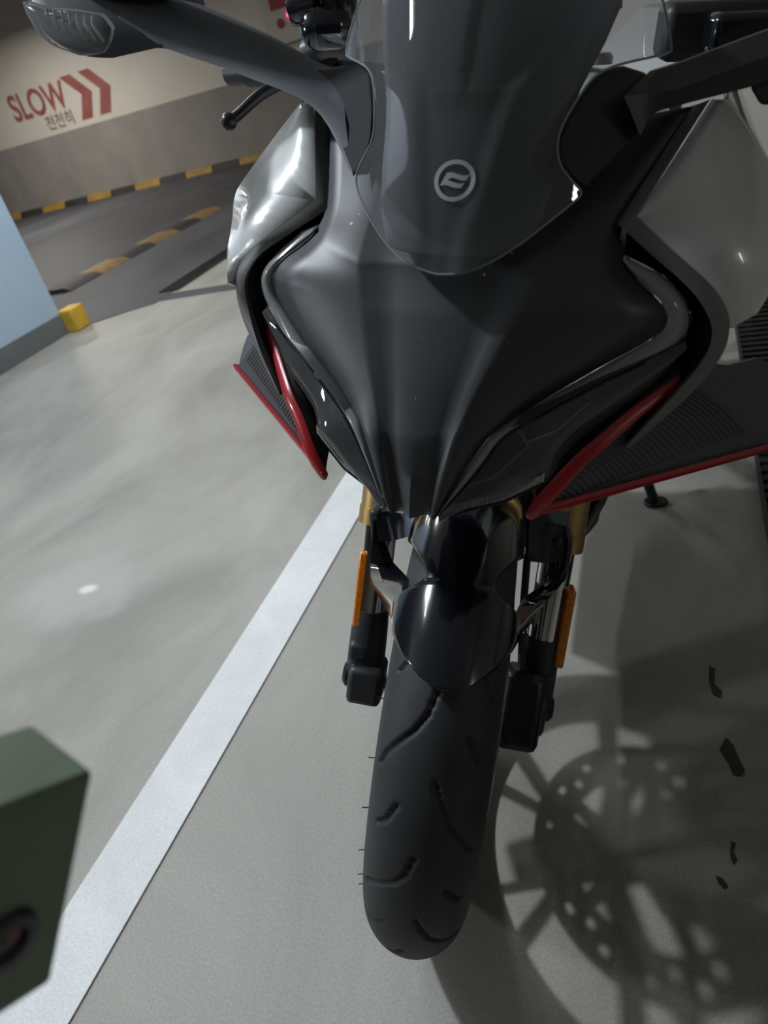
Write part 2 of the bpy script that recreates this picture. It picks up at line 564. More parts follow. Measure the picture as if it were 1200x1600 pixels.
# far wall, slightly skewed to the bay
WA = V((-10.7838, 10.2083, 0))
WT = V((0.998628, 0.052364, 0))
WN = V((0.052364, -0.998628, 0))
WZ = V((0, 0, 1))
def wpt(s, z, d=0.0):
    return WA + WT * s + WN * d + WZ * z
def wall_box(s0, s1, z0, z1, d0, d1):
    v = [wpt(s, z, d) for s in (s0, s1) for d in (d0, d1) for z in (z0, z1)]
    f = [(0, 1, 3, 2), (4, 6, 7, 5), (0, 4, 5, 1), (2, 3, 7, 6), (0, 2, 6, 4), (1, 5, 7, 3)]
    return v, f
wall_far = mesh_obj('wall_far', *wall_box(-4.5, 19, 0, CEIL, -0.2, 0.0), 'beige', smooth=False)
tag(wall_far, 'beige painted far wall with SLOW lettering', kind='structure')
dado = mesh_obj('wall_dado', *wall_box(-4.5, 19, 0, 1.025, 0.0, 0.006), 'dado', wall_far, smooth=False)
# lettering
text_mesh('lettering', 'SLOW', 0.50, 'letter', wall_far, wpt(1.07, 1.335, 0.006), WT, WZ, 0.002, 0.78, 0.010)
text_mesh('lettering', '천천히', 0.215, 'letter_brown', wall_far, wpt(1.60, 1.115, 0.006), WT, WZ, 0.002, 0.95, 0.002)
for s0 in (2.17, 2.52):
    pts = [(0, 0.60), (0.19, 0.60), (0.47, 0.30), (0.28, 0.0), (0.09, 0.0), (0.28, 0.30)]
    pts = [(0.0, 0.60), (0.20, 0.60), (0.46, 0.32), (0.30, 0.0), (0.10, 0.0), (0.27, 0.32)]
    n = len(pts)
    v = [wpt(s0 + a, 1.11 + b, 0.003) for a, b in pts] + [wpt(s0 + a, 1.11 + b, 0.008) for a, b in pts]
    f = [(0, 1, 2, 5), (5, 2, 3, 4), (6, 11, 8, 7), (11, 10, 9, 8)] + [(i, (i + 1) % n, n + (i + 1) % n, n + i) for i in range(n)]
    mesh_obj('chevron', v, f, 'letter', wall_far, smooth=False)
# the near wall behind the motorcycle, right
wall_back = mesh_obj('wall_back', *box_pts((2.0, 3.05, CEIL / 2), (5.6, 0.2, CEIL)), 'beige', smooth=False)
tag(wall_back, 'beige wall behind the motorcycle', kind='structure')
wall_right = mesh_obj('wall_right', *box_pts((4.7, -2.55, CEIL / 2), (0.2, 10.95, CEIL)), 'beige', smooth=False)
tag(wall_right, 'beige wall along the right side', kind='structure')
wall_left = mesh_obj('wall_left', *box_pts((-15.1, 3.5, CEIL / 2), (0.2, 23, CEIL)), 'beige', smooth=False)
tag(wall_left, 'beige wall at the far left end of the lane', kind='structure')
wall_front = mesh_obj('wall_front', *box_pts((-3.0, -8.1, CEIL / 2), (24.4, 0.2, CEIL)), 'beige', smooth=False)
tag(wall_front, 'beige wall behind the viewer', kind='structure')
ceiling = mesh_obj('ceiling', *box_pts((-3.0, 3.5, CEIL + 0.05), (24.4, 23.4, 0.1)), 'ceiling', smooth=False)
tag(ceiling, 'plain painted concrete garage ceiling', kind='structure')

# blue column with a dark plinth and a yellow corner
col_ = mesh_obj('column', *box_pts((-3.87, 2.66, (0.118 + CEIL) / 2), (0.86, 1.24, CEIL - 0.118)), 'blue', smooth=False)
tag(col_, 'light blue painted square column', kind='structure')
mesh_obj('plinth', *box_pts((-3.865, 2.655, 0.059), (0.87, 1.25, 0.118)), 'plinth', col_, smooth=False)
yc_v, yc_f = prism_xy([(-3.445, 3.27), (-3.352, 3.275), (-3.352, 3.40), (-3.46, 3.40)], 0.0, 0.135)
yb_ = mesh_obj('corner_guard', yc_v, yc_f, 'yellow', None, bevel=0.008)
tag(yb_, 'worn yellow corner block at the foot of the blue column', 'corner guard')

# yellow and black kerb along the foot of the far wall
kerb = empty('wall_kerb', tuple(wpt(3, 0, 0.1)))
tag(kerb, 'yellow and black striped kerb along the foot of the far wall', 'kerb')
kv = V(wpt(3, 0, 0.1))
s = -1.05
i = 0
while s < 9.5:
    v, f = wall_box(s, s + 0.475, 0.0, 0.09, 0.006, 0.13)
    v[3] = v[3] - WN * 0.03
    v[7] = v[7] - WN * 0.03
    v = [p - kv for p in v]
    mesh_obj('kerb_block', v, f, 'yellow_dirty' if i % 2 == 0 else 'kerb_black', kerb, bevel=0.006)
    s += 0.48
    i += 1

# low kerb in the middle of the lane
mk = empty('lane_kerb', (-4.45, 5.3, 0))
tag(mk, 'low wedge kerb with faded yellow and black blocks in the lane', 'kerb')
y = 4.30
i = 0
while y < 6.6:
    L_ = 0.40
    w0 = 0.17
    v = [(-w0, y - 5.3, 0.004), (w0, y - 5.3, 0.004), (w0, y + L_ - 5.31, 0.004), (-w0, y + L_ - 5.31, 0.004),
         (-w0 * .55, y - 5.3, 0.035), (w0 * .55, y - 5.3, 0.035), (w0 * .55, y + L_ - 5.31, 0.035), (-w0 * .55, y + L_ - 5.31, 0.035)]
    f = [(0, 3, 2, 1), (4, 5, 6, 7), (0, 1, 5, 4), (1, 2, 6, 5), (2, 3, 7, 6), (3, 0, 4, 7)]
    mesh_obj('kerb_block', v, f, 'yellow_faded' if i % 2 == 1 else 'kerb_black', mk, bevel=0.006)
    y += 0.40
    i += 1

# drain gratings: one beside the lane, one along the right of the bay
def grating(name, x0, x1, y0, y1, step, label, z=0.004):
    g = empty(name, ((x0 + x1) / 2, (y0 + y1) / 2, 0))
    tag(g, label, 'drain grate')
    w, l = x1 - x0, y1 - y0
    mesh_obj('hollow_shade', *box_pts((0, 0, z + 0.0006), (w, l, 0.001)), 'hollow_shade', g, smooth=False)  # flat sheet painted dark in place of the shaded depth under the bars
    for sx in (-1, 1):
        mesh_obj('edge_rail', *box_pts((sx * w / 2, 0, z + 0.004), (0.008, l, 0.009)), 'cast_black', g, smooth=False)
    n = int(l / step)
    base = mesh_obj('bar', *box_pts((0, -l / 2 + step / 2, z + 0.0045), (w - 0.01, step * 0.5, 0.007)), 'grate', g, smooth=False)
    for k in range(1, n):
        c = base.copy()
        COL.objects.link(c)
        c.parent = g
        c.location = (0, k * step, 0)
    return g
grating('drain_grate', 0.158, 0.46, 0.2, 2.92, 0.036, 'dark iron floor drain grate along the right edge of the bay', 0.0)
grating('drain_grate', -3.13, -2.99, 3.84, 6.3, 0.045, 'dark iron drain grate beside the driving lane', 0.004)

# fire cabinet on the far wall
fc = empty('fire_cabinet', tuple(wpt(5.98, 1.02, 0.0)))
tag(fc, 'white fire hose cabinet with red round alarm on the far wall', 'fire cabinet')
f0 = V(wpt(5.98, 1.02, 0))
def fbox(name, s0, s1, z0, z1, d0, d1, mat):
    v, f = wall_box(s0, s1, z0, z1, d0, d1)
    return mesh_obj(name, [p - f0 for p in v], f, mat, fc, smooth=False)
fbox('body', 5.70, 6.38, 1.29, 2.15, 0.001, 0.12, 'white_box')
fbox('nameplate', 5.84, 6.2, 1.67, 1.86, 0.12, 0.128, 'box_red')
for nm, s_, z_, r_, mt in (('alarm_bell', 5.93, 1.515, 0.055, 'box_red'), ('alarm_lamp', 6.07, 1.58, 0.02, 'led')):
    v, f = lathe_pts([(0.0001, 0.03), (r_ * .7, 0.028), (r_, 0.012), (r_, 0.0)], wpt(s_, z_, 0.12) - f0, WN, 20)
    mesh_obj(nm, v, f, mt, fc)

# ceiling lamps
def lamp(loc, ln, label, eye=False):
    g = empty('ceiling_lamp', (loc[0], loc[1], CEIL))
    tag(g, label, 'lamp')
    dz = loc[2] - CEIL
    mesh_obj('housing', *box_pts((0, 0, dz + 0.02), (0.11, ln + 0.06, 0.04)), 'white_box', g, smooth=False)
    for sy in (-1, 1):
        mesh_obj('drop_rod', *box_pts((0, sy * ln * 0.35, (dz + 0.04) / 2), (0.012, 0.012, -dz - 0.04)), 'steel', g, smooth=False)
    tube('lamp_tube', [(0, -ln / 2, dz - 0.012), (0, ln / 2, dz - 0.012)], 0.013, 'tube', g, spl=False)
    if eye:
        v, f = lathe_pts([(0.04, 0.0), (0.045, -0.015), (0.035, -0.028), (0.0001, -0.03)], (0, 0, dz), (0, 0, 1), 20)
        mesh_obj('round_lamp', v, f, 'tube', g)
lamp(LAMP_MAIN, 0.85, 'tube lamp with a round eye above the bay left of the motorcycle', True)
LBL = ['tube lamp over the edge of the bay beside the blue column', 'tube lamp over the near side of the driving lane',
       'tube lamp over the lane close to the far wall', 'tube lamp beyond the beige wall behind the motorcycle']
for i, (lx, ly, k) in enumerate(LAMPS_FAR):
    lamp((lx, ly, 2.45), 1.15, LBL[i])

# work lamp on a post at the left, outside the picture
wl = empty('floodlight', (LAMP_WALL[0] - 0.08, LAMP_WALL[1], 0))
tag(wl, 'square floodlight on a slim post left of the parking line', 'lamp')
aim = (V((-0.3, 0.5, 0.7)) - V(LAMP_WALL))
aim = aim / np.linalg.norm(aim)
q_ = Vector(aim).to_track_quat('-Z', 'Y').to_matrix()
cen = V((0.08, 0, LAMP_WALL[2])) - aim * 0.035
box('housing', cen, (0.34, 0.34, 0.05), 'cast_black', wl, bevel=0.006, rot=np.array(q_))
box('front_glass', cen + aim * 0.0275, (0.30, 0.30, 0.003), 'tube', wl, rot=np.array(q_))
tube('post', [(-0.02, 0, 0.01), (-0.02, 0, LAMP_WALL[2] - 0.02)], 0.02, 'steel', wl, spl=False)
v, f = lathe_pts([(0.0001, 0.02), (0.16, 0.014), (0.18, 0.006), (0.18, 0.0)], (-0.02, 0, 0), (0, 0, 1), 32)
mesh_obj('base_plate', v, f, 'cast_black', wl, angle=30)

wr = empty('right_fill_lamp', (4.6, FILL_RIGHT[1], FILL_RIGHT[2]))  # fixture made up to carry the added fill light
tag(wr, 'added fill lamp out of view, an upright tube on the right wall', 'lamp')
box('housing', (-0.02, 0, 0), (0.04, 0.14, 1.0), 'white_box', wr, bevel=0.006)
tube('lamp_tube', [(-0.055, 0, -0.45), (-0.055, 0, 0.45)], 0.013, 'tube', wr, spl=False)
for sz in (-1, 1):
    box('tube_holder', (-0.045, 0, sz * 0.46), (0.05, 0.05, 0.03), 'white_box', wr, bevel=0.004)

# ---- measured control points of the bodywork, in bike space (metres)
GEO = {
    'nose_edge_l': [(-0.1427, 0.0538, 0.9299), (-0.1157, -0.0143, 0.8800), (-0.1167, -0.0325, 0.8693), (-0.1252, -0.0393, 0.8603), (-0.1430, -0.0503, 0.8487), (-0.1518, -0.0533, 0.8386), (-0.1542, -0.0522, 0.8301), (-0.1488, -0.0558, 0.8179), (-0.1195, -0.0721, 0.7897), (-0.0793, -0.0964, 0.7630), (-0.0559, -0.1169, 0.7572), (-0.0469, -0.1277, 0.7512), (-0.0208, -0.1491, 0.7018)],
    'nose_edge_r': [(0.1435, 0.0560, 0.9448), (0.1101, -0.0195, 0.8846), (0.1176, -0.0353, 0.8648), (0.1247, -0.0421, 0.8575), (0.1428, -0.0494, 0.8466), (0.1518, -0.0514, 0.8393), (0.1545, -0.0516, 0.8296), (0.1502, -0.0517, 0.8188), (0.1205, -0.0647, 0.8008), (0.0833, -0.0886, 0.7795), (0.0528, -0.1180, 0.7620), (0.0445, -0.1244, 0.7511), (0.0208, -0.1490, 0.7019)],
    'nose_crease_l': [(-0.0850, 0.0450, 0.9350), (-0.0700, -0.0180, 0.8930), (-0.0661, -0.0680, 0.8606), (-0.0647, -0.0710, 0.8546), (-0.0621, -0.0760, 0.8469), (-0.0584, -0.0830, 0.8362), (-0.0554, -0.0890, 0.8280), (-0.0509, -0.0970, 0.8143), (-0.0417, -0.1130, 0.7892), (-0.0367, -0.1210, 0.7754), (-0.0315, -0.1310, 0.7598), (-0.0280, -0.1370, 0.7500), (-0.0146, -0.1530, 0.6999)],
    'nose_crease_r': [(0.0850, 0.0450, 0.9350), (0.0700, -0.0180, 0.8930), (0.0576, -0.0680, 0.8683), (0.0591, -0.0710, 0.8629), (0.0616, -0.0760, 0.8561), (0.0576, -0.0830, 0.8480), (0.0543, -0.0890, 0.8400), (0.0489, -0.0970, 0.8274), (0.0398, -0.1130, 0.8012), (0.0347, -0.1210, 0.7873), (0.0291, -0.1310, 0.7690), (0.0263, -0.1370, 0.7602), (0.0155, -0.1530, 0.7017)],
    'strip_l': [(-0.1180, -0.0307, 0.8706), (-0.1306, -0.0349, 0.8665), (-0.1476, -0.0437, 0.8534), (-0.1636, -0.0488, 0.8392), (-0.1707, -0.0463, 0.8238), (-0.1641, -0.0491, 0.8060), (-0.1437, -0.0649, 0.7921), (-0.1175, -0.0845, 0.7848), (-0.0772, -0.1095, 0.7633), (-0.0602, -0.1216, 0.7522), (-0.0468, -0.1307, 0.7338), (-0.0227, -0.1496, 0.7043)],
    'strip_r': [(0.1181, -0.0324, 0.8652), (0.1296, -0.0376, 0.8630), (0.1479, -0.0415, 0.8562), (0.1629, -0.0452, 0.8439), (0.1707, -0.0423, 0.8295), (0.1690, -0.0430, 0.8135), (0.1429, -0.0607, 0.8010), (0.1195, -0.0774, 0.7917), (0.0749, -0.1108, 0.7698), (0.0590, -0.1176, 0.7591), (0.0482, -0.1266, 0.7364), (0.0227, -0.1501, 0.7037)],
    'lens_out_l': [(-0.1691, -0.0413, 0.8013), (-0.1607, -0.0438, 0.7823), (-0.1486, -0.0533, 0.7658), (-0.1354, -0.0670, 0.7516), (-0.1176, -0.0786, 0.7392), (-0.1051, -0.0912, 0.7370), (-0.0928, -0.1155, 0.7334)],
    'lens_out_r': [(0.1694, -0.0375, 0.8101), (0.1627, -0.0386, 0.7917), (0.1495, -0.0488, 0.7750), (0.1355, -0.0604, 0.7617), (0.1187, -0.0755, 0.7462), (0.1066, -0.0911, 0.7375), (0.0930, -0.1194, 0.7278)],
    'lens_bot_l': [(-0.0928, -0.1155, 0.7334), (-0.0655, -0.1259, 0.7118), (-0.0364, -0.1390, 0.7061), (-0.0210, -0.1499, 0.7018)],
    'lens_bot_r': [(0.0930, -0.1194, 0.7278), (0.0671, -0.1260, 0.7101), (0.0377, -0.1399, 0.7035), (0.0210, -0.1479, 0.6992)],
    'band_in_l': [(-0.1427, 0.0538, 0.9299), (-0.1155, -0.0146, 0.8801), (-0.1394, -0.0415, 0.8659), (-0.1661, -0.0484, 0.8504), (-0.1799, -0.0484, 0.8345), (-0.1865, -0.0465, 0.8213), (-0.1866, -0.0461, 0.8053), (-0.1721, -0.0616, 0.7731), (-0.1448, -0.0830, 0.7453)],
    'band_in_r': [(0.1435, 0.0560, 0.9448), (0.1107, -0.0248, 0.8849), (0.1377, -0.0395, 0.8698), (0.1665, -0.0455, 0.8519), (0.1804, -0.0464, 0.8363), (0.1867, -0.0449, 0.8226), (0.1868, -0.0437, 0.8074), (0.1756, -0.0521, 0.7838), (0.1448, -0.0832, 0.7451)],
    'band_out_l': [(-0.1536, 0.0529, 0.9403), (-0.1257, -0.0145, 0.8859), (-0.1566, -0.0475, 0.8645), (-0.1756, -0.0440, 0.8519), (-0.1912, -0.0428, 0.8371), (-0.1975, -0.0424, 0.8227), (-0.1962, -0.0454, 0.8006), (-0.1840, -0.0531, 0.7763), (-0.1488, -0.0730, 0.7370)],
    'band_out_r': [(0.1539, 0.0541, 0.9491), (0.1220, -0.0252, 0.8907), (0.1533, -0.0414, 0.8717), (0.1776, -0.0419, 0.8556), (0.1917, -0.0407, 0.8393), (0.1969, -0.0403, 0.8257), (0.1977, -0.0401, 0.8071), (0.1856, -0.0467, 0.7805), (0.1488, -0.0721, 0.7385)],
    'red_in_l': [(-0.1731, -0.0396, 0.7826), (-0.1588, -0.0557, 0.7698), (-0.1429, -0.0758, 0.7585), (-0.1283, -0.0936, 0.7492), (-0.1142, -0.1058, 0.7368), (-0.0997, -0.1186, 0.7160), (-0.0867, -0.1243, 0.6973)],
    'red_in_r': [(0.1731, -0.0389, 0.7841), (0.1598, -0.0528, 0.7745), (0.1432, -0.0724, 0.7642), (0.1265, -0.0931, 0.7510), (0.1145, -0.1036, 0.7391), (0.0985, -0.1180, 0.7176), (0.0867, -0.1242, 0.6975)],
    'red_out_l': [(-0.0867, -0.1243, 0.6973), (-0.1145, -0.1008, 0.6984), (-0.1423, -0.0772, 0.6994), (-0.1700, -0.0536, 0.7005), (-0.1978, -0.0301, 0.7015), (-0.2256, -0.0065, 0.7026), (-0.2534, 0.0171, 0.7036)],
    'red_out_r': [(0.0867, -0.1242, 0.6975), (0.1145, -0.1007, 0.6983), (0.1423, -0.0772, 0.6991), (0.1702, -0.0536, 0.6999), (0.1980, -0.0301, 0.7006), (0.2258, -0.0066, 0.7014), (0.2537, 0.0169, 0.7022)],
    'wing_top_l': [(-0.2378, 0.0243, 0.7402)],
    'wing_top_r': [(0.2355, 0.0406, 0.7737)],
    'screen_l': [(0.0036, -0.0934, 0.8627), (-0.0093, -0.0922, 0.8642), (-0.0235, -0.0876, 0.8681), (-0.0436, -0.0754, 0.8774), (-0.0688, -0.0511, 0.8944), (-0.0827, -0.0330, 0.9071), (-0.0736, -0.0315, 0.9232), (-0.0656, -0.0310, 0.9342), (-0.0685, -0.0188, 0.9525), (-0.0785, 0.0001, 0.9726), (-0.0896, 0.0118, 0.9761), (-0.1178, 0.0401, 0.9724), (-0.1164, 0.0474, 0.9884), (-0.1044, 0.0469, 1.0122)],
    'screen_r': [(0.0036, -0.0934, 0.8627), (0.0232, -0.0893, 0.8652), (0.0481, -0.0736, 0.8767), (0.0707, -0.0502, 0.8936), (0.0815, -0.0370, 0.9018), (0.0852, -0.0314, 0.9063), (0.0772, -0.0343, 0.9130), (0.0673, -0.0355, 0.9243), (0.0636, -0.0315, 0.9357), (0.0663, -0.0232, 0.9475), (0.0757, -0.0060, 0.9656), (0.0846, 0.0064, 0.9746), (0.0953, 0.0161, 0.9742), (0.1104, 0.0294, 0.9691), (0.1245, 0.0473, 0.9700), (0.1219, 0.0497, 0.9805), (0.1115, 0.0516, 1.0063)],
    'arm_up_l': [(-0.1288, 0.0644, 0.9690), (-0.1552, 0.0650, 0.9668), (-0.2149, 0.0794, 0.9893), (-0.2935, 0.0884, 1.0152), (-0.3410, 0.0895, 1.0323)],
    'arm_low_l': [(-0.0910, -0.0152, 0.9046), (-0.1387, 0.0251, 0.9437), (-0.2040, 0.0409, 0.9628), (-0.2618, 0.0487, 0.9767), (-0.2962, 0.0497, 0.9837), (-0.3327, 0.0336, 0.9781)],
    'arm_up_r': [(0.1108, 0.0277, 0.9678), (0.1282, 0.0424, 0.9716), (0.1423, 0.0544, 0.9755), (0.1807, 0.0866, 0.9861), (0.2315, 0.1331, 0.9992)],
    'arm_mid_r': [(0.1001, -0.0051, 0.9588), (0.1298, 0.0116, 0.9604), (0.1529, 0.0319, 0.9662), (0.1832, 0.0592, 0.9736), (0.2326, 0.1049, 0.9864)],
    'arm_low_r': [(0.1141, -0.0071, 0.9364), (0.1199, 0.0070, 0.9469), (0.1338, 0.0185, 0.9502), (0.1691, 0.0463, 0.9557), (0.2387, 0.1016, 0.9664)],
    'base_r': [(0.0870, -0.0298, 0.9068), (0.1097, 0.0020, 0.9331), (0.1199, 0.0070, 0.9469), (0.1108, 0.0277, 0.9678), (0.0946, 0.0248, 0.9725), (0.0836, 0.0159, 0.9724), (0.0747, 0.0021, 0.9639), (0.0665, -0.0189, 0.9464), (0.0641, -0.0293, 0.9353), (0.0679, -0.0344, 0.9241), (0.0773, -0.0319, 0.9125)],
    'base_l': [(-0.0844, -0.0303, 0.9078), (-0.1167, 0.0142, 0.9279), (-0.1413, 0.0302, 0.9429), (-0.1552, 0.0650, 0.9668), (-0.1264, 0.0590, 0.9696), (-0.1086, 0.0543, 0.9713), (-0.0964, 0.0425, 0.9675), (-0.0836, 0.0169, 0.9470), (-0.0777, -0.0029, 0.9288), (-0.0799, -0.0179, 0.9203)],
    'signal_l': [(-0.3985, 0.0286, 1.0217), (-0.3920, 0.0228, 1.0148), (-0.3751, 0.0126, 0.9992), (-0.3588, 0.0093, 0.9903), (-0.3366, 0.0117, 0.9835), (-0.3227, 0.0211, 0.9843), (-0.3201, 0.0310, 0.9915), (-0.3235, 0.0427, 1.0006), (-0.3360, 0.0489, 1.0093), (-0.3581, 0.0428, 1.0133), (-0.3804, 0.0340, 1.0157)],
    'house_l': [(-0.4124, 0.0456, 1.0293), (-0.4037, 0.0333, 1.0136), (-0.3859, 0.0229, 0.9972), (-0.3698, 0.0193, 0.9881), (-0.3558, 0.0183, 0.9830), (-0.3417, 0.0203, 0.9800), (-0.3263, 0.0259, 0.9789), (-0.2947, 0.0477, 0.9839), (-0.2731, 0.0705, 0.9886), (-0.2966, 0.0975, 1.0193), (-0.3565, 0.0939, 1.0372), (-0.4047, 0.0685, 1.0395)],
    'lever_l': [(-0.3457, 0.2223, 0.8986), (-0.3377, 0.2302, 0.9039), (-0.3196, 0.2515, 0.9199), (-0.3044, 0.2794, 0.9290), (-0.2902, 0.3186, 0.9357), (-0.2747, 0.3584, 0.9424)],
    'grip_l': [(-0.3293, 0.3514, 0.9453), (-0.3144, 0.3899, 0.9508), (-0.2996, 0.4565, 0.9570)],
    'mc_l': [(-0.2564, 0.3001, 0.9782), (-0.2741, 0.2932, 0.9790), (-0.2506, 0.3162, 0.9944), (-0.2770, 0.3418, 1.0054), (-0.2759, 0.3032, 0.9917)],
    'ctl_r': [(0.1179, 0.2323, 0.9701), (0.1471, 0.2509, 0.9776), (0.1763, 0.2696, 0.9850), (0.1282, 0.2547, 0.9915), (0.1609, 0.2178, 0.9640)],
    'rail_out_l': [(-0.1191, 0.0428, 0.5218), (-0.1168, 0.0293, 0.4939), (-0.1151, 0.0176, 0.4699), (-0.1122, 0.0071, 0.4478), (-0.0836, -0.0254, 0.4536), (-0.0232, -0.1309, 0.5387), (-0.0019, -0.1585, 0.5403)],
    'rail_in_l': [(-0.1139, 0.0441, 0.5221), (-0.1118, 0.0313, 0.4957), (-0.0957, 0.0196, 0.4655), (-0.0360, -0.0844, 0.5478), (-0.0274, -0.1098, 0.5467), (-0.0182, -0.1335, 0.5431), (-0.0019, -0.1567, 0.5417)],
    'cap_a_l': [(-0.1164, 0.0445, 0.5241), (-0.1044, 0.0492, 0.5282), (-0.0662, 0.0313, 0.5434)],
    'cap_b_l': [(-0.1101, 0.0310, 0.4944), (-0.0925, 0.0357, 0.4962), (-0.0567, -0.0018, 0.5424)],
    'rail_out_r': [(0.0986, 0.0914, 0.5241), (0.1063, 0.0839, 0.5058), (0.1077, 0.0733, 0.4841), (0.1066, 0.0651, 0.4682), (0.0911, 0.0190, 0.4661), (0.0751, -0.0006, 0.4341), (0.0802, -0.1066, 0.5189)],
    'rail_in_r': [(0.0920, 0.0891, 0.5224), (0.0981, 0.0801, 0.5019), (0.0980, 0.0657, 0.4731), (0.0822, 0.0519, 0.4525), (0.0746, -0.0473, 0.5217), (0.0734, -0.0941, 0.5394), (0.0779, -0.1095, 0.5265)],
    'cap_a_r': [(0.0972, 0.0910, 0.5240), (0.0773, 0.0884, 0.5275), (0.0587, 0.0654, 0.5304)],
    'cap_b_r': [(0.1004, 0.0728, 0.4864), (0.0799, 0.0670, 0.4836), (0.0704, 0.0100, 0.5323)],
    'flank_l': [(-0.1720, 0.0662, 0.9419), (-0.1970, 0.0662, 0.9193), (-0.2220, 0.0365, 0.8855), (-0.2320, 0.0323, 0.8725), (-0.2320, 0.0225, 0.8501), (-0.2030, -0.0354, 0.8191)],
    'flank_r': [(0.1580, 0.1159, 0.9426), (0.1710, 0.0041, 0.9427), (0.1970, 0.0049, 0.9152), (0.2025, -0.0698, 0.9139), (0.2025, -0.1014, 0.8947), (0.2015, -0.0626, 0.8359)],
}

# ------------------------------------------------------------------ the motorcycle
# bike space: x to the viewer's right, y to the tail, z up in the leaning plane of the frame
bike = empty('motorcycle')
bike.matrix_world = Matrix(((0.9768, 0.05518, 0.20694, -0.32882), (-0.05398, 0.99848, -0.01144, 0.57254), (-0.20726, 0.0, 0.97829, 0.0), (0, 0, 0, 1)))
tag(bike, 'grey and black sport motorcycle with red winglets leaning on its side stand', 'motorcycle')
# front wheel space (steered to the viewer's right) in bike space
MW = np.array([[0.98144, -0.1805, 0.06474, -0.03306], [0.17741, 0.98283, 0.05067, -0.01485], [-0.07277, -0.03824, 0.99662, -0.00488], [0, 0, 0, 1]])
def st(p):
    return MW[:3, :3] @ V(p) + MW[:3, 3]
def stl(pts):
    return [st(p) for p in pts]
G = GEO
def lerp(a, b, t):
    return V(a) * (1 - t) + V(b) * t

# ---- nose fairing
def nose():
    eL, eR, cL, cR = G['nose_edge_l'], G['nose_edge_r'], G['nose_crease_l'], G['nose_crease_r']
    rows = []
    n = len(eL)
    for i in range(n):
        a, b, c, d = V(eL[i]), V(cL[i]), V(cR[i]), V(eR[i])
        f = V((0, -0.004, 0.0))
        k = 1.0 if i > 1 else 0.0
        mid = (b + c) / 2 + V((0, -0.005 * k, 0))
        rows.append([a, lerp(a, b, .3) + f * k, lerp(a, b, .62) + f * k, lerp(a, b, .93) + f * .4, b,
                     lerp(b, c, .08) + V((0, .0028, 0)) * k, lerp(b, c, .22) + V((0, .0022, 0)) * k, mid,
                     lerp(b, c, .78) + V((0, .0022, 0)) * k, lerp(b, c, .92) + V((0, .0028, 0)) * k, c,
                     lerp(d, c, .93) + f * .4, lerp(d, c, .62) + f * k, lerp(d, c, .3) + f * k, d])
    # chin: round under to the back
    last = rows[-1]
    for dy, dz, sc in ((0.004, -0.006, .96), (0.018, -0.009, .9), (0.05, -0.004, .85)):
        m = sum(last) / len(last)
        rows.append([m + (p - m) * sc + V((0, dy, dz)) for p in last])
    # densify rows smoothly
    dense = []
    cols = len(rows[0])
    N = 72
    cs = [soft_curve([r[j] for r in rows], N, 2) for j in range(cols)]
    for i in range(N):
        dense.append([cs[j][i] for j in range(cols)])
    v, f = grid(dense)
    o = mesh_obj('nose_fairing', v, f, 'nose', bike, angle=60, solid=0.004, offset=-1)
    return o
nose_o = nose()
nose_o['label'] = 'satin black nose cowl with two sharp creases'

# ---- windscreen
def yc(z):
    return -0.067 + 0.56 * (z - 0.91)
CZ = [0.80, 0.865, 0.885, 0.91, 0.945, 0.966, 0.984, 1.0, 1.04, 1.1]
CX = [0.010, 0.012, 0.012, 0.018, 0.0255, 0.0315, 0.0495, 0.063, 0.078, 0.085]
def screen_y(x, z):
    y_ = yc(z) + 5.2 * x * x
    xc = float(np.interp(z, CZ, CX))
    t = (xc - abs(x)) / 0.007
    t = min(1, max(0, t * .5 + .5))
    t = t * t * (3 - 2 * t)
    return y_ + 0.0024 * t * float(np.interp(z, [0.955, 0.985], [1.0, 0.0 if x < 0 else 0.8]))
def outline_x(pts, sgn):
    # keep the outline as (z, |x|) single valued: sorted walk with the mirror cut-outs
    return [(p[2], abs(p[0])) for p in pts]
SC_L = [(0.863, 0.000), (0.8645, 0.009), (0.868, 0.023), (0.877, 0.044), (0.894, 0.069), (0.907, 0.083), (0.923, 0.074), (0.934, 0.066), (0.952, 0.069), (0.968, 0.075), (0.9735, 0.082), (0.976, 0.095), (0.9775, 0.1165), (0.988, 0.116), (1.012, 0.104), (1.04, 0.087), (1.06, 0.06), (1.068, 0.0)]
SC_R = [(0.863, 0.004), (0.865, 0.023), (0.877, 0.048), (0.894, 0.071), (0.902, 0.082), (0.906, 0.085), (0.913, 0.077), (0.924, 0.067), (0.936, 0.064), (0.947, 0.066), (0.966, 0.076), (0.971, 0.082), (0.9745, 0.092), (0.977, 0.122), (0.98, 0.122), (1.006, 0.112), (1.04, 0.09), (1.06, 0.06), (1.068, 0.0)]
def screen():
    zs = sorted(set(np.round(np.concatenate([np.linspace(0.8632, 0.88, 10), np.linspace(0.88, 1.067, 76), [p[0] for p in SC_L[1:]], [p[0] for p in SC_R[1:]]]), 4)))
    rows = []
    for z in zs:
        xl = float(np.interp(z, [p[0] for p in SC_L], [p[1] for p in SC_L]))
        xr = float(np.interp(z, [p[0] for p in SC_R], [p[1] for p in SC_R]))
        xs = np.linspace(-xl, xr, 61)
        rows.append([(x, screen_y(x, z), z) for x in xs])
    v, f = grid(rows)
    o = mesh_obj('windscreen', v, f, 'screen', bike, angle=180)
    # polished rim
    rim = [(-a, screen_y(-a, z), z) for z, a in SC_L[::-1]] + [(a, screen_y(a, z), z) for z, a in SC_R]
    rim = [p for i, p in enumerate(rim) if i == 0 or np.linalg.norm(V(p) - V(rim[i - 1])) > 1e-4]
    tube('screen_rim', soft_curve(rim, 160, 2), 0.0008, 'rim_clear', o, seg=6, spl=False, cap=False)
    return o
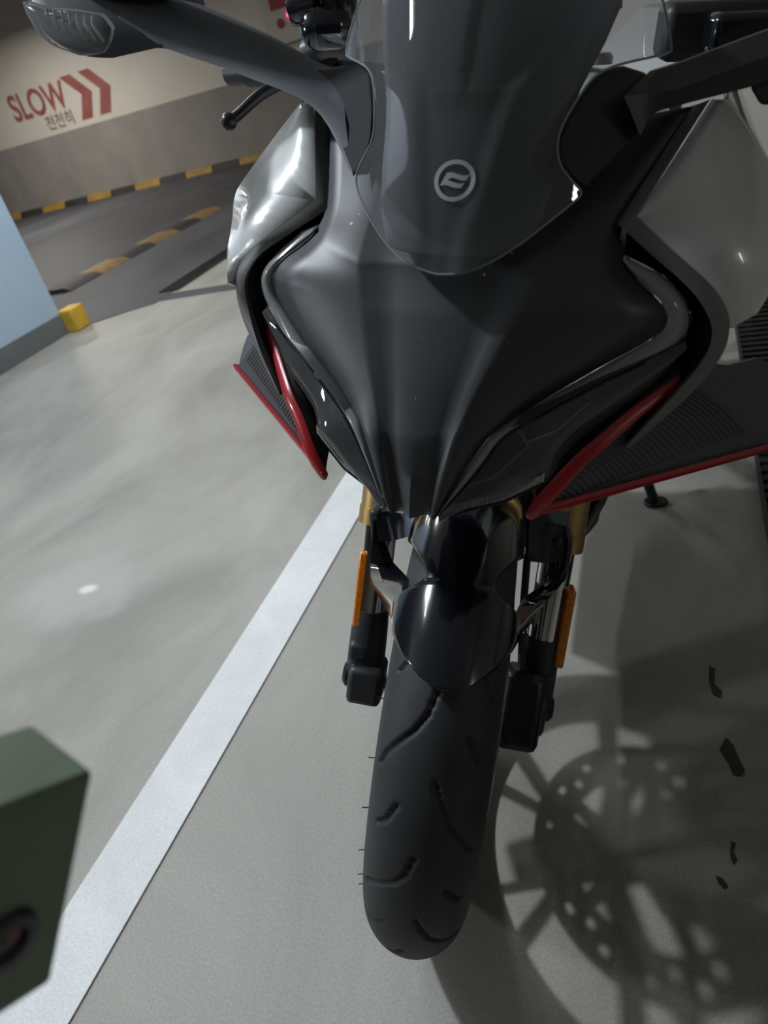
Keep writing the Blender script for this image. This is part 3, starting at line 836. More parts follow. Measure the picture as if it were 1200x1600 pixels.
M['rim_clear'] = plain('cut_acrylic_edge', (0.28, 0.29, 0.30), 0.2, coat=0.4)
screen_o = screen()
screen_o['label'] = 'clear smoked windscreen with a raised centre channel'

# maker's emblem printed on the screen
def on_screen(u, w, c=(0.0035, 0.9165), off=0.0012):
    z = c[1] + w * 0.82
    x = c[0] + u
    return (x, screen_y(x, z) - off, z)
def emblem():
    parts = []
    n = 48
    r0, r1 = 0.0142, 0.0112
    v = []
    for k in range(n):
        a = 2 * PI * k / n
        for r in (r0, r1):
            v.append(on_screen(r * math.cos(a), r * math.sin(a)))
    f = [(2 * k, 2 * ((k + 1) % n), 2 * ((k + 1) % n) + 1, 2 * k + 1) for k in range(n)]
    parts.append((v, f))
    # the slanted two-bar mark: upper bar, spine and lower bar, gently waved
    def bar(pts_top, pts_bot):
        m = 10
        a = resample([(x, y, 0) for x, y in pts_top], m)
        b = resample([(x, y, 0) for x, y in pts_bot], m)
        v_ = [on_screen(p[0], p[1]) for p in a] + [on_screen(p[0], p[1]) for p in b]
        return v_, [(i, i + 1, m + i + 1, m + i) for i in range(m - 1)]
    S_ = 0.0142 / 160.0          # emblem units: half-diameter = 160
    def q(pts):
        return [((x - 245) * S_, -(y - 668) * S_) for x, y in pts]
    parts.append(bar(q([(178, 612), (215, 604), (265, 618), (310, 630), (358, 618)]), q([(198, 660), (222, 645), (270, 658), (310, 670), (338, 662)])))
    parts.append(bar(q([(178, 612), (158, 660), (137, 710)]), q([(215, 606), (198, 660), (190, 678)])))
    parts.append(bar(q([(155, 672), (200, 668), (250, 682), (290, 690), (327, 682)]), q([(137, 712), (180, 702), (230, 716), (270, 726), (305, 722)])))
    v, f = merge(parts)
    o = mesh_obj('emblem', v, f, 'emblem', screen_o, smooth=False)
    o['label'] = 'silver round emblem with a waved two-bar mark'
emblem()

# ---- vent lip and dash behind the screen
def dash():
    rows = []
    for z, w in ((0.868, 0.050), (0.89, 0.060), (0.915, 0.064), (0.94, 0.066), (0.96, 0.070), (0.985, 0.080), (1.005, 0.086), (1.018, 0.086)):
        rows.append([(x * w, yc(z) + 4.6 * (x * w) ** 2 + 0.024, z) for x in np.linspace(-1, 1, 25)])
    rows.append([(p[0] * .98, p[1] + 0.05, 1.012) for p in rows[-1]])
    v, f = grid(rows)
    o = mesh_obj('dash_cowl', v, f, 'black_rough', bike, solid=0.003)
    return o
dash_o = dash()
lip = [(-0.0275, -0.021, 0.960), (-0.023, -0.0225, 0.9635), (0.023, -0.0225, 0.9645), (0.0290, -0.020, 0.9625)]
tube('vent_lip', lip, 0.0016, 'trim_grey', bike, seg=8)  # lip coloured pale grey to stand for the highlight along its edge
slab('vent_slot', [(-0.026, -0.0185, 0.9605), (0.0275, -0.0180, 0.9625), (0.025, -0.0225, 0.954), (-0.023, -0.0230, 0.9525)], (0, 0.004, 0), 'hollow_shade', bike)  # black plate painted as the shade inside the slot
box('instrument_display', (-0.012, 0.10, 1.015), (0.125, 0.018, 0.075), 'gloss_black', bike, bevel=0.006, rot=Matrix.Rotation(math.radians(-28), 3, 'X'))
loft('instrument_hood', [[(-0.075, 0.055, 0.985), (-0.05, 0.05, 1.0), (0.0, 0.048, 1.005), (0.05, 0.05, 1.0), (0.075, 0.055, 0.985)],
                         [(-0.08, 0.075, 1.0), (-0.055, 0.07, 1.035), (0.0, 0.068, 1.042), (0.055, 0.07, 1.035), (0.08, 0.075, 1.0)],
                         [(-0.08, 0.11, 1.0), (-0.055, 0.11, 1.05), (0.0, 0.11, 1.058), (0.055, 0.11, 1.05), (0.08, 0.11, 1.0)]], 'black', bike, n=24, solid=0.003)

# ---- headlights
def headlight(s):
    edge = [V(p) for p in G['nose_edge_' + s]][2:]
    stp = [V(p) for p in G['strip_' + s]]
    lo = [V(p) for p in G['lens_out_' + s]]
    lb = [V(p) for p in G['lens_bot_' + s]]
    sg = -1 if s == 'l' else 1
    back = V((-sg * 0.012, 0.035, 0.0))
    # recessed housing: floor of the lamp behind the lens
    inner = stp[5:]
    outer = lo + lb[1:]
    hin = [p + back for p in inner]
    hout = [p + back * 0.8 for p in outer]
    h = loft('headlight', [resample(inner, 20), resample(hin, 20), resample(hout, 20), resample(outer, 20)], 'black', bike, n=20, angle=30, solid=0.003, offset=1)
    h['label'] = 'headlight unit on the viewer\'s left' if s == 'l' else 'headlight unit on the viewer\'s right'
    # clear lens, slightly domed
    a, b = resample(inner, 24), resample(outer, 24)
    rows = []
    for t in np.linspace(0, 1, 9):
        bulge = V((sg * 0.002, -0.006, -0.002)) * math.sin(PI * t)
        rows.append([lerp(p, q, t) + bulge for p, q in zip(a, b)])
    v, f = grid(rows)
    mesh_obj('lens', v, f, 'lens', h, angle=180)
    # light guide strip that runs round the nose, rounded section
    e2 = resample(soft_curve(edge, 60), 60)
    s2 = resample(soft_curve(stp, 60), 60)
    rows = []
    for t, dy in ((0, 0.003), (0.08, -0.001), (0.35, -0.0035), (0.65, -0.003), (0.92, 0.0), (1, 0.005)):
        rows.append([lerp(p, q, t) + V((0, dy, 0)) for p, q in zip(e2, s2)])
    v, f = grid(rows)
    g = mesh_obj('light_guide', v, f, 'guide', h, angle=60, solid=0.002)
    # thin polished outer bead of the guide
    tube('guide_bead', [p + V((0, -0.001, -0.001)) for p in s2[22:]], 0.0008, 'gloss_black', h, seg=6, spl=False)
    # two faceted reflectors behind the lens
    def P(u, w, d=0.35):
        i = w * (len(a) - 1)
        k = min(int(i), len(a) - 2)
        pa = lerp(a[k], a[k + 1], i - k)
        pb = lerp(b[k], b[k + 1], i - k)
        return lerp(pa, pb, u) + back * d
    for (w0, w1, wm) in ((0.62, 0.86, 0.74), (0.36, 0.60, 0.47)):
        ring = [P(.12, w0), P(.10, wm), P(.16, w1), P(.45, w1 + .02), P(.62, wm + .04), P(.52, w0)]
        c = P(.33, wm, 0.95)
        vv = ring + [lerp(p, c, .55) + back * 0.25 for p in ring] + [c + back * 0.1]
        n = 6
        ff = [(i, (i + 1) % n, n + (i + 1) % n, n + i) for i in range(n)] + [(n + i, n + (i + 1) % n, 2 * n) for i in range(n)]
        mesh_obj('reflector', vv, ff, 'reflector_dim', h, smooth=False)
        tube('reflector_edge', ring + [ring[0]], 0.0010, 'reflector', h, seg=6, spl=False)
    # ribbed strip on the lower edge
    nb = 44
    bot = resample(lb, nb)
    rib = []
    for i in range(nb - 1):
        p, q = lerp(bot[i], bot[i + 1], .2), lerp(bot[i], bot[i + 1], .75)
        up = V((sg * 0.0, 0.0, 0.0075))
        vv = [p, q, q + up, p + up, p + V((0, .002, 0)), q + V((0, .002, 0)), q + up + V((0, .002, 0)), p + up + V((0, .002, 0))]
        vv = [x + V((0, -0.0012, 0)) for x in vv]
        rib.append((vv, [(0, 1, 2, 3), (4, 7, 6, 5), (0, 4, 5, 1), (1, 5, 6, 2), (2, 6, 7, 3), (3, 7, 4, 0)]))
    v, f = merge(rib)
    o = mesh_obj('ribbed_strip', v, f, 'pale_rib', h, smooth=False)
    tube('lower_bead', [p + V((0, -0.0005, -0.001)) for p in bot], 0.0016, 'gloss_black', h, seg=6, spl=False)
M['reflector_dim'] = plain('dim_reflector', (0.07, 0.072, 0.078), 0.22, metal=0.8)
headlight('l')
headlight('r')
def inner_cowl(s):
    a = [V(p) + V((0, .004, 0)) for p in G['lens_out_' + s]]
    b = [V(p) + V((0, .004, .002)) for p in G['red_in_' + s]]
    o = loft('inner_cowl', [a, [lerp(p, q, .5) + V((0, .016, 0)) for p, q in zip(a, b)], b], 'black', bike, n=20, solid=0.002)
inner_cowl('l')
inner_cowl('r')
loft('chin_reflection_blocker', [[(-0.085, -0.10, .722), (-0.03, -0.128, .700), (0, -0.135, .694), (0.03, -0.128, .700), (0.085, -0.10, .722)],  # added under the nose to block the gold reflection on the fender
                    [(-0.12, 0.0, .72), (-0.05, -0.03, .70), (0, -0.03, .695), (0.05, -0.03, .70), (0.12, 0.0, .72)],
                    [(-0.14, 0.12, .73), (-0.05, 0.10, .72), (0, 0.10, .715), (0.05, 0.10, .72), (0.14, 0.12, .73)]], 'black', bike, n=20, solid=0.002)

# ---- side fairings: satin band and glossy panel
FL_R = [(.162, .058, .949), (.180, .053, .932), (.202, .043, .908), (.224, .038, .888), (.234, .036, .862), (.222, .030, .824)]
def side(s):
    sg = -1 if s == 'l' else 1
    dk = lambda c: list(c[:1]) + [c[1], c[1], c[1]] + list(c[2:])
    bi = soft_curve(dk(G['band_in_' + s]), 96, 2)
    bo = soft_curve(dk(G['band_out_' + s]), 96, 2)
    fl = list(G['flank_l'] if s == 'l' else FL_R)
    if s == 'l':
        fl = fl[:-1] + [tuple(V(fl[-1]) + V((-.004, 0, .02))), tuple(V(G['band_out_l'][5]) + V((-.0005, 0, -.004)))]
    po = dk([V(p) for p in G['band_out_' + s]][:6])
    c0 = soft_curve(po, 28, 2)
    c2 = soft_curve(list(fl), 28, 3)
    rear = [(sg * x, y_, z) for x, y_, z in ((.165, .24, .945), (.182, .26, .925), (.196, .27, .90), (.205, .28, .87), (.207, .28, .84), (.20, .26, .80))]
    rear2 = [(sg * x, y_, z) for x, y_, z in ((.15, .42, .93), (.17, .46, .90), (.185, .48, .87), (.19, .50, .83), (.19, .50, .79), (.18, .46, .76))]
    c3 = soft_curve(rear, 28)
    c4 = soft_curve(rear2, 28)
    c1 = [lerp(a, b, .5) + V((sg * 0.004, -0.003, 0)) for a, b in zip(c0, c2)]
    c2b = [lerp(a, b, .06) + V((sg * 0.002, 0, 0)) for a, b in zip(c2, c3)]
    v, f = grid([c0, c1, c2, c2b, c3, c4])
    p = mesh_obj('side_fairing', v, f, 'grey_paint', bike, angle=70, solid=0.003)
    p['label'] = 'glossy grey side fairing panel'
    rows = []
    for t, d in ((0, 0.008), (0.0, 0.0), (0.5, -0.0015), (1.0, 0.0), (1.0, 0.006)):
        rows.append([lerp(a, b, t) + V((-sg * 0.001, d, 0)) for a, b in zip(bi, bo)])
    v, f = grid(rows)
    b = mesh_obj('fairing_band', v, f, 'trim_grey', p, angle=35)
    b['label'] = 'satin grey edge band with a hooked lower arm'
    # dark duct wall between band and headlight
    st_ = resample([V(q) for q in G['strip_' + s]][:7] + [V(q) for q in G['lens_out_' + s]][1:5], 30)
    bi_ = resample(bi[26:], 30)
    deep = [lerp(a, b, .5) + V((0, 0.035, 0)) for a, b in zip(st_, bi_)]
    v, f = grid([[q + V((0, .004, 0)) for q in st_], deep, [q + V((0, .004, 0)) for q in bi_]])
    mesh_obj('duct', v, f, 'black', p, angle=60)
    # lower black side fairing reaching back to the belly pan
    top = [V(q) for q in rear][3:] + [V(rear2[-1])]
    low = [(sg * x, y_, z) for x, y_, z in ((.188, .15, .81), (.168, .16, .76), (.148, .20, .60), (.13, .25, .45), (.105, .30, .33), (.08, .33, .24))]
    low2 = [(sg * x, y_, z) for x, y_, z in ((.186, .48, .785), (.18, .48, .74), (.17, .56, .58), (.15, .60, .42), (.125, .62, .30), (.08, .62, .21))]
    low3 = [(sg * x, y_, z) for x, y_, z in ((.175, .60, .745), (.17, .60, .70), (.15, .70, .55), (.13, .74, .40), (.11, .78, .29), (.07, .80, .22))]
    lf = loft('lower_fairing', [low, low2, low3], 'black', bike, n=20, solid=0.003)
    lf['label'] = 'black lower side fairing'
    ac = loft('red_accent', [[(sg * .148, .262, .58), (sg * .128, .31, .44)], [(sg * .168, .44, .55), (sg * .152, .46, .42)]], 'red', lf, n=8, solid=0.003)
for s in 'lr':
    side(s)

# ---- winglets
def winglet(s):
    sg = -1 if s == 'l' else 1
    ri = smooth_curve(G['red_in_' + s][::-1], 24)     # from the tip up
    ro = smooth_curve(G['red_out_' + s], 24)          # from the tip back
    top = V(G['wing_top_' + s][0])
    end_i, end_o = ri[-1], ro[-1]
    def row(i, us):
        j = min(int(i), 22)
        a = lerp(ri[j], ri[j + 1], i - j)
        b = lerp(ro[j], ro[j + 1], i - j)
        dip = V((0, 0.010, 0.004)) * math.sin(PI * min(1, i / 12) / 2)
        return [lerp(a, b, u) + dip * math.sin(PI * u) for u in us]
    us = [0, 0.10, 0.13, 0.3, 0.5, 0.68, 0.78, 0.81, 1.0]
    rows = []
    ribs = 40
    per = 5
    for k in range(ribs * per + 1):
        i = 23.0 * k / (ribs * per)
        r = row(i, us)
        ph = (k % per) / per
        h = 0.0016 * (1 - abs(2 * ph - 1)) if 2.0 < i < 22.3 else 0.0
        for m in (2, 3, 4, 5, 6):
            r[m] = r[m] + V((0, -h, h * .6))
        rows.append(r)
    # rear edge rises to the upper rear corner
    last = [end_i + V((sg * .02, .03, 0)), lerp(end_i, top, .5), top, lerp(top, end_o, .5), end_o + V((0, .004, 0))]
    rows.append(resample(last, len(us)))
    v, f = grid(rows)
    w = mesh_obj('winglet', v, f, 'carbon', bike, smooth=False, solid=0.0025)
    w['label'] = 'dark ribbed winglet with red edges'
    # red edges: inner blade and outer blade as thick tapered strips
    def blade(name, path, widths, wv, tv, mat='red'):
        n = len(path)
        rws = []
        wv_, tv_ = V(wv), V(tv)
        for i, p in enumerate(path):
            hw = float(np.interp(i / (n - 1), [q[0] for q in widths], [q[1] for q in widths])) * .5
            tk = min(1.0, hw / 0.003)
            rws.append([p - wv_ * hw, p - wv_ * hw * .6 - tv_ * tk, p + wv_ * hw * .6 - tv_ * tk, p + wv_ * hw, p + wv_ * hw * .6 + tv_ * 2 * tk, p - wv_ * hw * .6 + tv_ * 2 * tk])
        v_, f_ = grid(rws, close_v=True)
        f_ += [tuple(range(6))[::-1], tuple((n - 1) * 6 + k for k in range(6))]
        return mesh_obj(name, v_, f_, mat, w, angle=50)
    ext = ri[0] + (ri[0] - ri[2]) * 0.25
    blade('red_inner_edge', [ext, lerp(ext, ri[0], .4)] + ri, [(0, 0.003), (0.04, 0.006), (0.14, 0.0125), (1, 0.008)], (-sg * 0.8, 0.0, 0.6), (0, 0.0018, 0))
    blade('red_outer_edge', [p + V((0, 0, 0.002)) for p in ro], [(0, 0.006), (0.08, 0.0125), (1, 0.0105)], (sg * 0.1, -0.25, 0.97), (-sg * 0.0012, 0.0014, 0))
for s in 'lr':
    winglet(s)

# ---- mirrors on the screen stays
def mirror_l():
    up = smooth_curve(G['arm_up_l'], 30)
    lo = smooth_curve(G['arm_low_l'], 30)
    bk = V((0.004, 0.026, 0.002))
    rows = []
    for a, b in zip(up, lo):
        m = lerp(a, b, .5) + V((0, -0.006, 0))
        rows.append([a, lerp(a, b, .2) + V((0, -.004, 0)), m, lerp(a, b, .8) + V((0, -.004, 0)), b, lerp(a, b, .9) + bk * .8, lerp(a, b, .5) + bk, lerp(a, b, .1) + bk * .8])
    v, f = grid(rows, close_v=True)
    f += [tuple(range(8)), tuple((29) * 8 + k for k in range(8))[::-1]]
    arm = mesh_obj('mirror', v, f, 'black_rough', bike, angle=50)
    arm['label'] = 'mirror arm with turn signal on the viewer\'s left'
    base = slab('mirror_base', G['base_l'], (0.004, 0.02, -0.004), 'matte_black', arm, bevel=0.003)
    hs = [V(p) for p in G['house_l']]
    housing(arm, hs, -1)
    return arm

def housing(arm, hs, sg):
    c = sum(hs) / len(hs)
    bk = V((0, 0.055, 0.02))
    n = 40
    ring = resample(hs, n, closed=True)
    rows = [[c + (p - c) * .94 + V((0, -0.002, 0)) for p in ring], ring, [c + (p - c) * 1.0 + bk * .4 for p in ring], [c + (p - c) * .86 + bk * .9 for p in ring], [c + (p - c) * .4 + bk for p in ring]]
    v, f = grid(rows, close_v=True)
    f += [tuple(range(n)), tuple(4 * n + k for k in range(n))[::-1]]
    mesh_obj('signal_housing', v, f, 'black_rough', arm, angle=60)
    # lens: domed clear shell over a ribbed reflector
    sl = [V(p) for p in G['signal_l']]
    if sg > 0:
        sl = [V((-p[0], p[1], p[2])) for p in sl]
    k = 44
    r0 = resample(sl, k, closed=True)
    cc = sum(r0) / k
    rows = []
    for q, h in ((1.0, 0.0), (0.97, -0.006), (0.85, -0.011), (0.6, -0.015), (0.3, -0.017), (0.02, -0.0175)):
        rows.append([cc + (p - cc) * q + V((sg * 0.002, h - 0.004, -0.001)) for p in r0])
    v, f = grid(rows, close_v=True)
    mesh_obj('signal_lens', v, f, 'white_lens', arm, angle=60)
    rows = []
    for q, h in ((0.97, -0.0055), (0.6, -0.0065), (0.02, -0.007)):
        rows.append([cc + (p - cc) * q + V((0, h, 0)) for p in r0])
    v, f = grid(rows, close_v=True)
    mesh_obj('signal_reflector', v, f, 'reflector', arm, angle=60)
    for j in range(7):
        x = -0.018 + 0.0075 * j
        pts = [cc + V((sg * -1 * x, -0.010, 0.012 - 0.001 * j)), cc + V((sg * -1 * (x + .002), -0.0135, 0.0)), cc + V((sg * -1 * (x + .007), -0.012, -0.011))]
        tube('signal_rib', pts, 0.0012, 'signal_rib', arm, seg=6, n=8)
    # mirror head above
    mc = cc + V((sg * -0.02, 0.055, 0.07))
    v, f = [], []
    rows = []
    for t in np.linspace(0, 1, 9):
        z = -0.055 + 0.11 * t
        w = 0.105 * math.sqrt(max(0.05, 1 - (2 * t - 1) ** 2 * .8))
        dpt = 0.032 * math.sqrt(max(0.05, 1 - (2 * t - 1) ** 2 * .7))
        rows.append([mc + V((w * math.cos(a), -dpt * math.sin(a) if math.sin(a) > 0 else -0.004 * math.sin(a), z)) for a in np.linspace(0, 2 * PI, 28, endpoint=False)])
    v, f = grid(rows, close_v=True)
    f += [tuple(range(28)), tuple(8 * 28 + q for q in range(28))[::-1]]
    mesh_obj('mirror_head', v, f, 'gloss_black', arm, angle=60)
    gl = [mc + V((0.094 * math.cos(a), 0.0055, 0.046 * math.sin(a))) for a in np.linspace(0, 2 * PI, 28, endpoint=False)]
    slab('mirror_glass', gl, (0, 0.002, 0), 'mirror', arm)
M['signal_rib'] = plain('clear_rib', (0.55, 0.56, 0.57), 0.25)

def mirror_r():
    up = smooth_curve(G['arm_up_r'] + [(0.30, 0.10, 1.03)], 30)
    md = smooth_curve(G['arm_mid_r'] + [(0.30, 0.065, 1.01)], 30)
    lo = smooth_curve(G['arm_low_r'] + [(0.30, 0.075, 0.985)], 30)
    bk = V((0.0, 0.024, 0.0))
    rows = []
    for a, m, b in zip(up, md, lo):
        rows.append([a, m, b, b + bk * .6, lerp(a, b, .5) + bk * 1.3, a + bk * .5])
    v, f = grid(rows, close_v=True)
    f += [tuple(range(6)), tuple(29 * 6 + k for k in range(6))[::-1]]
    arm = mesh_obj('mirror', v, f, 'black', bike, angle=25)
    arm['label'] = 'mirror arm on the viewer\'s right'
    slab('mirror_base', G['base_r'], (-0.004, 0.02, -0.004), 'black', arm, bevel=0.003)
    hs = [V((-p[0], p[1], p[2])) for p in G['house_l']]
    housing(arm, hs, 1)
    # under-arm bump
    slab('arm_pod', [(0.176, 0.052, 0.957), (0.186, 0.058, 0.945), (0.20, 0.066, 0.944), (0.215, 0.078, 0.96)], (0, 0.02, 0), 'black', arm, bevel=0.003)
mirror_l()
mirror_r()

# ---- handlebars, levers and switchgear
def bars():
    hb = tube('handlebar', [(-0.10, 0.40, 0.90), (-0.20, 0.37, 0.925), (-0.33, 0.355, 0.935), (-0.40, 0.37, 0.93)], 0.0125, 'metal_black', bike)
    tube('grip', [(-0.29, 0.357, 0.934), (-0.40, 0.37, 0.93)], 0.0175, 'rubber', hb, spl=False)
    tube('bar_end', [(-0.40, 0.37, 0.93), (-0.43, 0.376, 0.928)], 0.016, 'cast_black', hb, spl=False)
    lv = tube('brake_lever', [V(p) for p in G['lever_l']], [0.0065, 0.006, 0.0065, 0.007, 0.0085, 0.010], 'metal_black', hb, seg=12)
    b0 = V(G['lever_l'][0])
    vv, ff = lathe_pts([(0.0001, -0.0095), (0.006, -0.0075), (0.0095, -0.002), (0.0095, 0.003), (0.006, 0.008), (0.0001, 0.0095)], b0, (-0.5, -0.4, -0.4), 16)
    mesh_obj('lever_ball', vv, ff, 'metal_black', hb)
    m = [V(p) for p in G['mc_l']]
    box('brake_cylinder', m[0] + V((0.0, 0.01, 0.0)), (0.06, 0.045, 0.042), 'gloss_black', hb, bevel=0.017, rot=Matrix.Rotation(0.5, 3, 'Z'))
    vv, ff = lathe_pts([(0.0001, -0.022), (0.023, -0.022), (0.025, -0.018), (0.025, 0.012), (0.022, 0.018), (0.0001, 0.019)], m[2] + V((0.0, 0.01, 0.002)), (0.1, -0.25, 1), 24)
    mesh_obj('fluid_reservoir', vv, ff, 'gloss_black', hb, angle=30)
    vv, ff = lathe_pts([(0.0001, -0.016), (0.014, -0.016), (0.016, -0.01), (0.016, 0.014), (0.0001, 0.016)], m[4] + V((-0.004, 0.0, 0.006)), (1, 0.3, 0.2), 20)
    mesh_obj('throttle_housing', vv, ff, 'gloss_black', hb, angle=30)
    tube('throttle_tube', [(-0.295, 0.335, 0.953), (-0.265, 0.33, 0.962), (-0.235, 0.335, 0.958)], 0.014, 'cast_black', hb)
    hr = tube('handlebar', [(0.08, 0.43, 0.90), (0.19, 0.45, 0.925), (0.32, 0.50, 0.935), (0.39, 0.53, 0.93)], 0.0125, 'metal_black', bike)
    tube('grip', [(0.27, 0.48, 0.934), (0.39, 0.53, 0.93)], 0.0175, 'rubber', hr, spl=False)
    c = [V(p) for p in G['ctl_r']]
    box('switch_housing', c[1] + V((0.0, 0.03, -0.005)), (0.10, 0.05, 0.045), 'black', hr, bevel=0.008, rot=Matrix.Rotation(0.25, 3, 'Z'))
    box('lever_perch', c[4] + V((0.015, 0.02, 0.01)), (0.075, 0.035, 0.03), 'gloss_black', hr, bevel=0.006, rot=Matrix.Rotation(0.35, 3, 'Z'))
    tube('clutch_lever', [c[4] + V((0.04, 0.0, 0.01)), (0.27, 0.30, 0.93), (0.34, 0.36, 0.91), (0.38, 0.40, 0.90)], [0.009, 0.0075, 0.0065, 0.0065], 'metal_black', hr)
bars()

# ---- front fender
def bmax(th, side=-1):
    return float(np.interp(th, [51, 52.2, 56, 60, 64, 68.5, 69.5, 73, 77, 84, 90, 130], [2, 20, 42, 60, 72, 78, 30, 33, 46, 70, 80, 80]))
def fender():
    rows = []
    ths = list(np.linspace(51, 54, 7)) + list(np.linspace(54.6, 68.4, 18)) + [68.6, 69.4] + list(np.linspace(70, 130, 36))
    for th in ths:
        t = math.radians(th)
        bm_ = bmax(th)
        r_ = []
        for u in np.linspace(-1, 1, 25):
            b = math.radians(bm_ * u)
            rad = 0.309 - 0.068 + 0.068 * math.cos(b)
            r_.append(st((0.061 * math.sin(b), -rad * math.cos(t), 0.293 + rad * math.sin(t))))
        rows.append(r_)
    v, f = grid(rows)
    o = mesh_obj('front_fender', v, f, 'gloss_black', bike, angle=60, solid=0.003, offset=1)
    o['label'] = 'gloss black front fender with side openings'
    for s in 'lr':
        sg = -1 if s == 'l' else 1
        ro = [V(p) for p in G['rail_out_' + s]]
        ri = [V(p) for p in G['rail_in_' + s]]
        a = index_lerp(ro, 31)
        b = index_lerp(ri, 31)
        d = V((0, 0.014, -0.004))
        v, f = grid([[p + d for p in a], a, [lerp(p, q, .5) + V((sg * .001, -.001, .001)) for p, q in zip(a, b)], b, [q + d * 1.4 for q in b]])
        rl = mesh_obj('fender_rail', v, f, 'gloss_black', o, angle=30)
        ca, cb = resample(G['cap_a_' + s], 12), resample(G['cap_b_' + s], 12)
        v, f = grid([[p + V((0, .02, .004)) for p in ca], ca, cb, [p + V((0, .016, -.002)) for p in cb]])
        mesh_obj('fender_cap', v, f, 'gloss_black' if s == 'l' else 'black', o, angle=30)
        box('fender_stay', st((sg * 0.105, 0.075, 0.50)), (0.014, 0.05, 0.06), 'black', o, bevel=0.004)
fender()

# ---- front fork
RK = math.atan(0.445)
def fz(x, z, off=0.0):
    return st((x, 0.445 * (z - 0.293) + off, z))
def fork(s):
    sg = -1 if s == 'l' else 1
    x = sg * 0.108
    fk = tube('fork_leg', [fz(x, 0.375), fz(x, 0.52)], 0.0205, 'chrome', bike, seg=24, spl=False)
    fk['label'] = 'front fork leg with gold upper tube'
    tube('upper_tube', [fz(x, 0.50), fz(x, 0.515), fz(x, 0.665)], 0.0275, 'gold', fk, seg=24, spl=False)
    tube('seal_cap', [fz(x, 0.488), fz(x, 0.506)], 0.029, 'gold', fk, seg=24, spl=False)
    tube('fork_casting', [fz(x, 0.285), fz(x, 0.31), fz(x, 0.36), fz(x, 0.385)], [0.021, 0.0245, 0.0235, 0.022], 'cast_black', fk, seg=20, n=12)
    # axle clamp block
    box('axle_clamp', fz(x * .95, 0.300, -0.006), (0.044, 0.058, 0.05), 'cast_black', fk, bevel=0.007, rot=MW[:3, :3] @ np.array(Matrix.Rotation(-RK, 3, 'X')))
    # axle cap, pinch bolts and a cast step on the outer face
    ax_ = MW[:3, :3] @ V((sg, 0, 0))
    vv, ff = lathe_pts([(0.0001, 0.016), (0.013, 0.016), (0.017, 0.012), (0.019, 0.0), (0.019, -0.02)], fz(sg * 0.118, 0.302, -0.004), ax_, 24)
    mesh_obj('axle_cap', vv, ff, 'metal_black', fk, angle=30)
    box('cast_step', fz(sg * 0.116, 0.338, -0.006), (0.026, 0.040, 0.026), 'cast_black', fk, bevel=0.006, rot=MW[:3, :3] @ np.array(Matrix.Rotation(-RK, 3, 'X')))
    # reflector on its bracket
    rt, rb = (0.456, 0.366)
    if sg > 0:
        rt, rb = (0.448, 0.357)
    xo = sg * (0.1300 if sg > 0 else 0.1225)
    box('reflector_bracket', fz(sg * (0.118 if sg > 0 else 0.110), 0.36, 0.0), (0.020, 0.034, 0.075), 'cast_black', fk, bevel=0.003, rot=MW[:3, :3] @ np.array(Matrix.Rotation(-RK, 3, 'X')))
    pa, pb = V(fz(xo, rt, -0.004)), V(fz(xo, rb, -0.004))
    c = (pa + pb) / 2
    L_ = np.linalg.norm(pa - pb)
    box('side_reflector', c, (0.012, 0.032, L_), 'amber', fk, bevel=0.003, rot=MW[:3, :3] @ np.array(Matrix.Rotation(-RK, 3, 'X')))
for s in 'lr':
    fork(s)
# triple clamp and headstock
box('triple_clamp', fz(0, 0.66, 0.0), (0.27, 0.06, 0.035), 'cast_black', bike, bevel=0.008)
tube('headstock', [fz(0, 0.64, .035), fz(0, 0.86, .035)], 0.03, 'cast_black', bike, spl=False)
# brake caliper and hose on the disc side
cal = box('brake_caliper', fz(0.090, 0.330, -0.045), (0.05, 0.06, 0.095), 'metal_black', bike, bevel=0.01, rot=MW[:3, :3] @ np.array(Matrix.Rotation(-RK - .15, 3, 'X')))
for xx in (0.093, 0.113):
    pp = fz(xx, 0.270, -0.0)
    ax_ = V(pp) - V(fz(xx, 0.300, 0.0))
    vv, ff = lathe_pts([(0.0001, 0.006), (0.0045, 0.006), (0.0065, 0.004), (0.0065, -0.006)], V(pp) + ax_ * .2, (0.0, -0.75, -0.65), 16)
    mesh_obj('caliper_bolt', vv, ff, 'steel', cal, angle=30)
tube('brake_hose', [fz(0.085, 0.37, -0.05), fz(0.075, 0.45, -0.04), fz(0.07, 0.52, 0.0), fz(0.06, 0.62, 0.02)], 0.0045, 'rubber', bike)

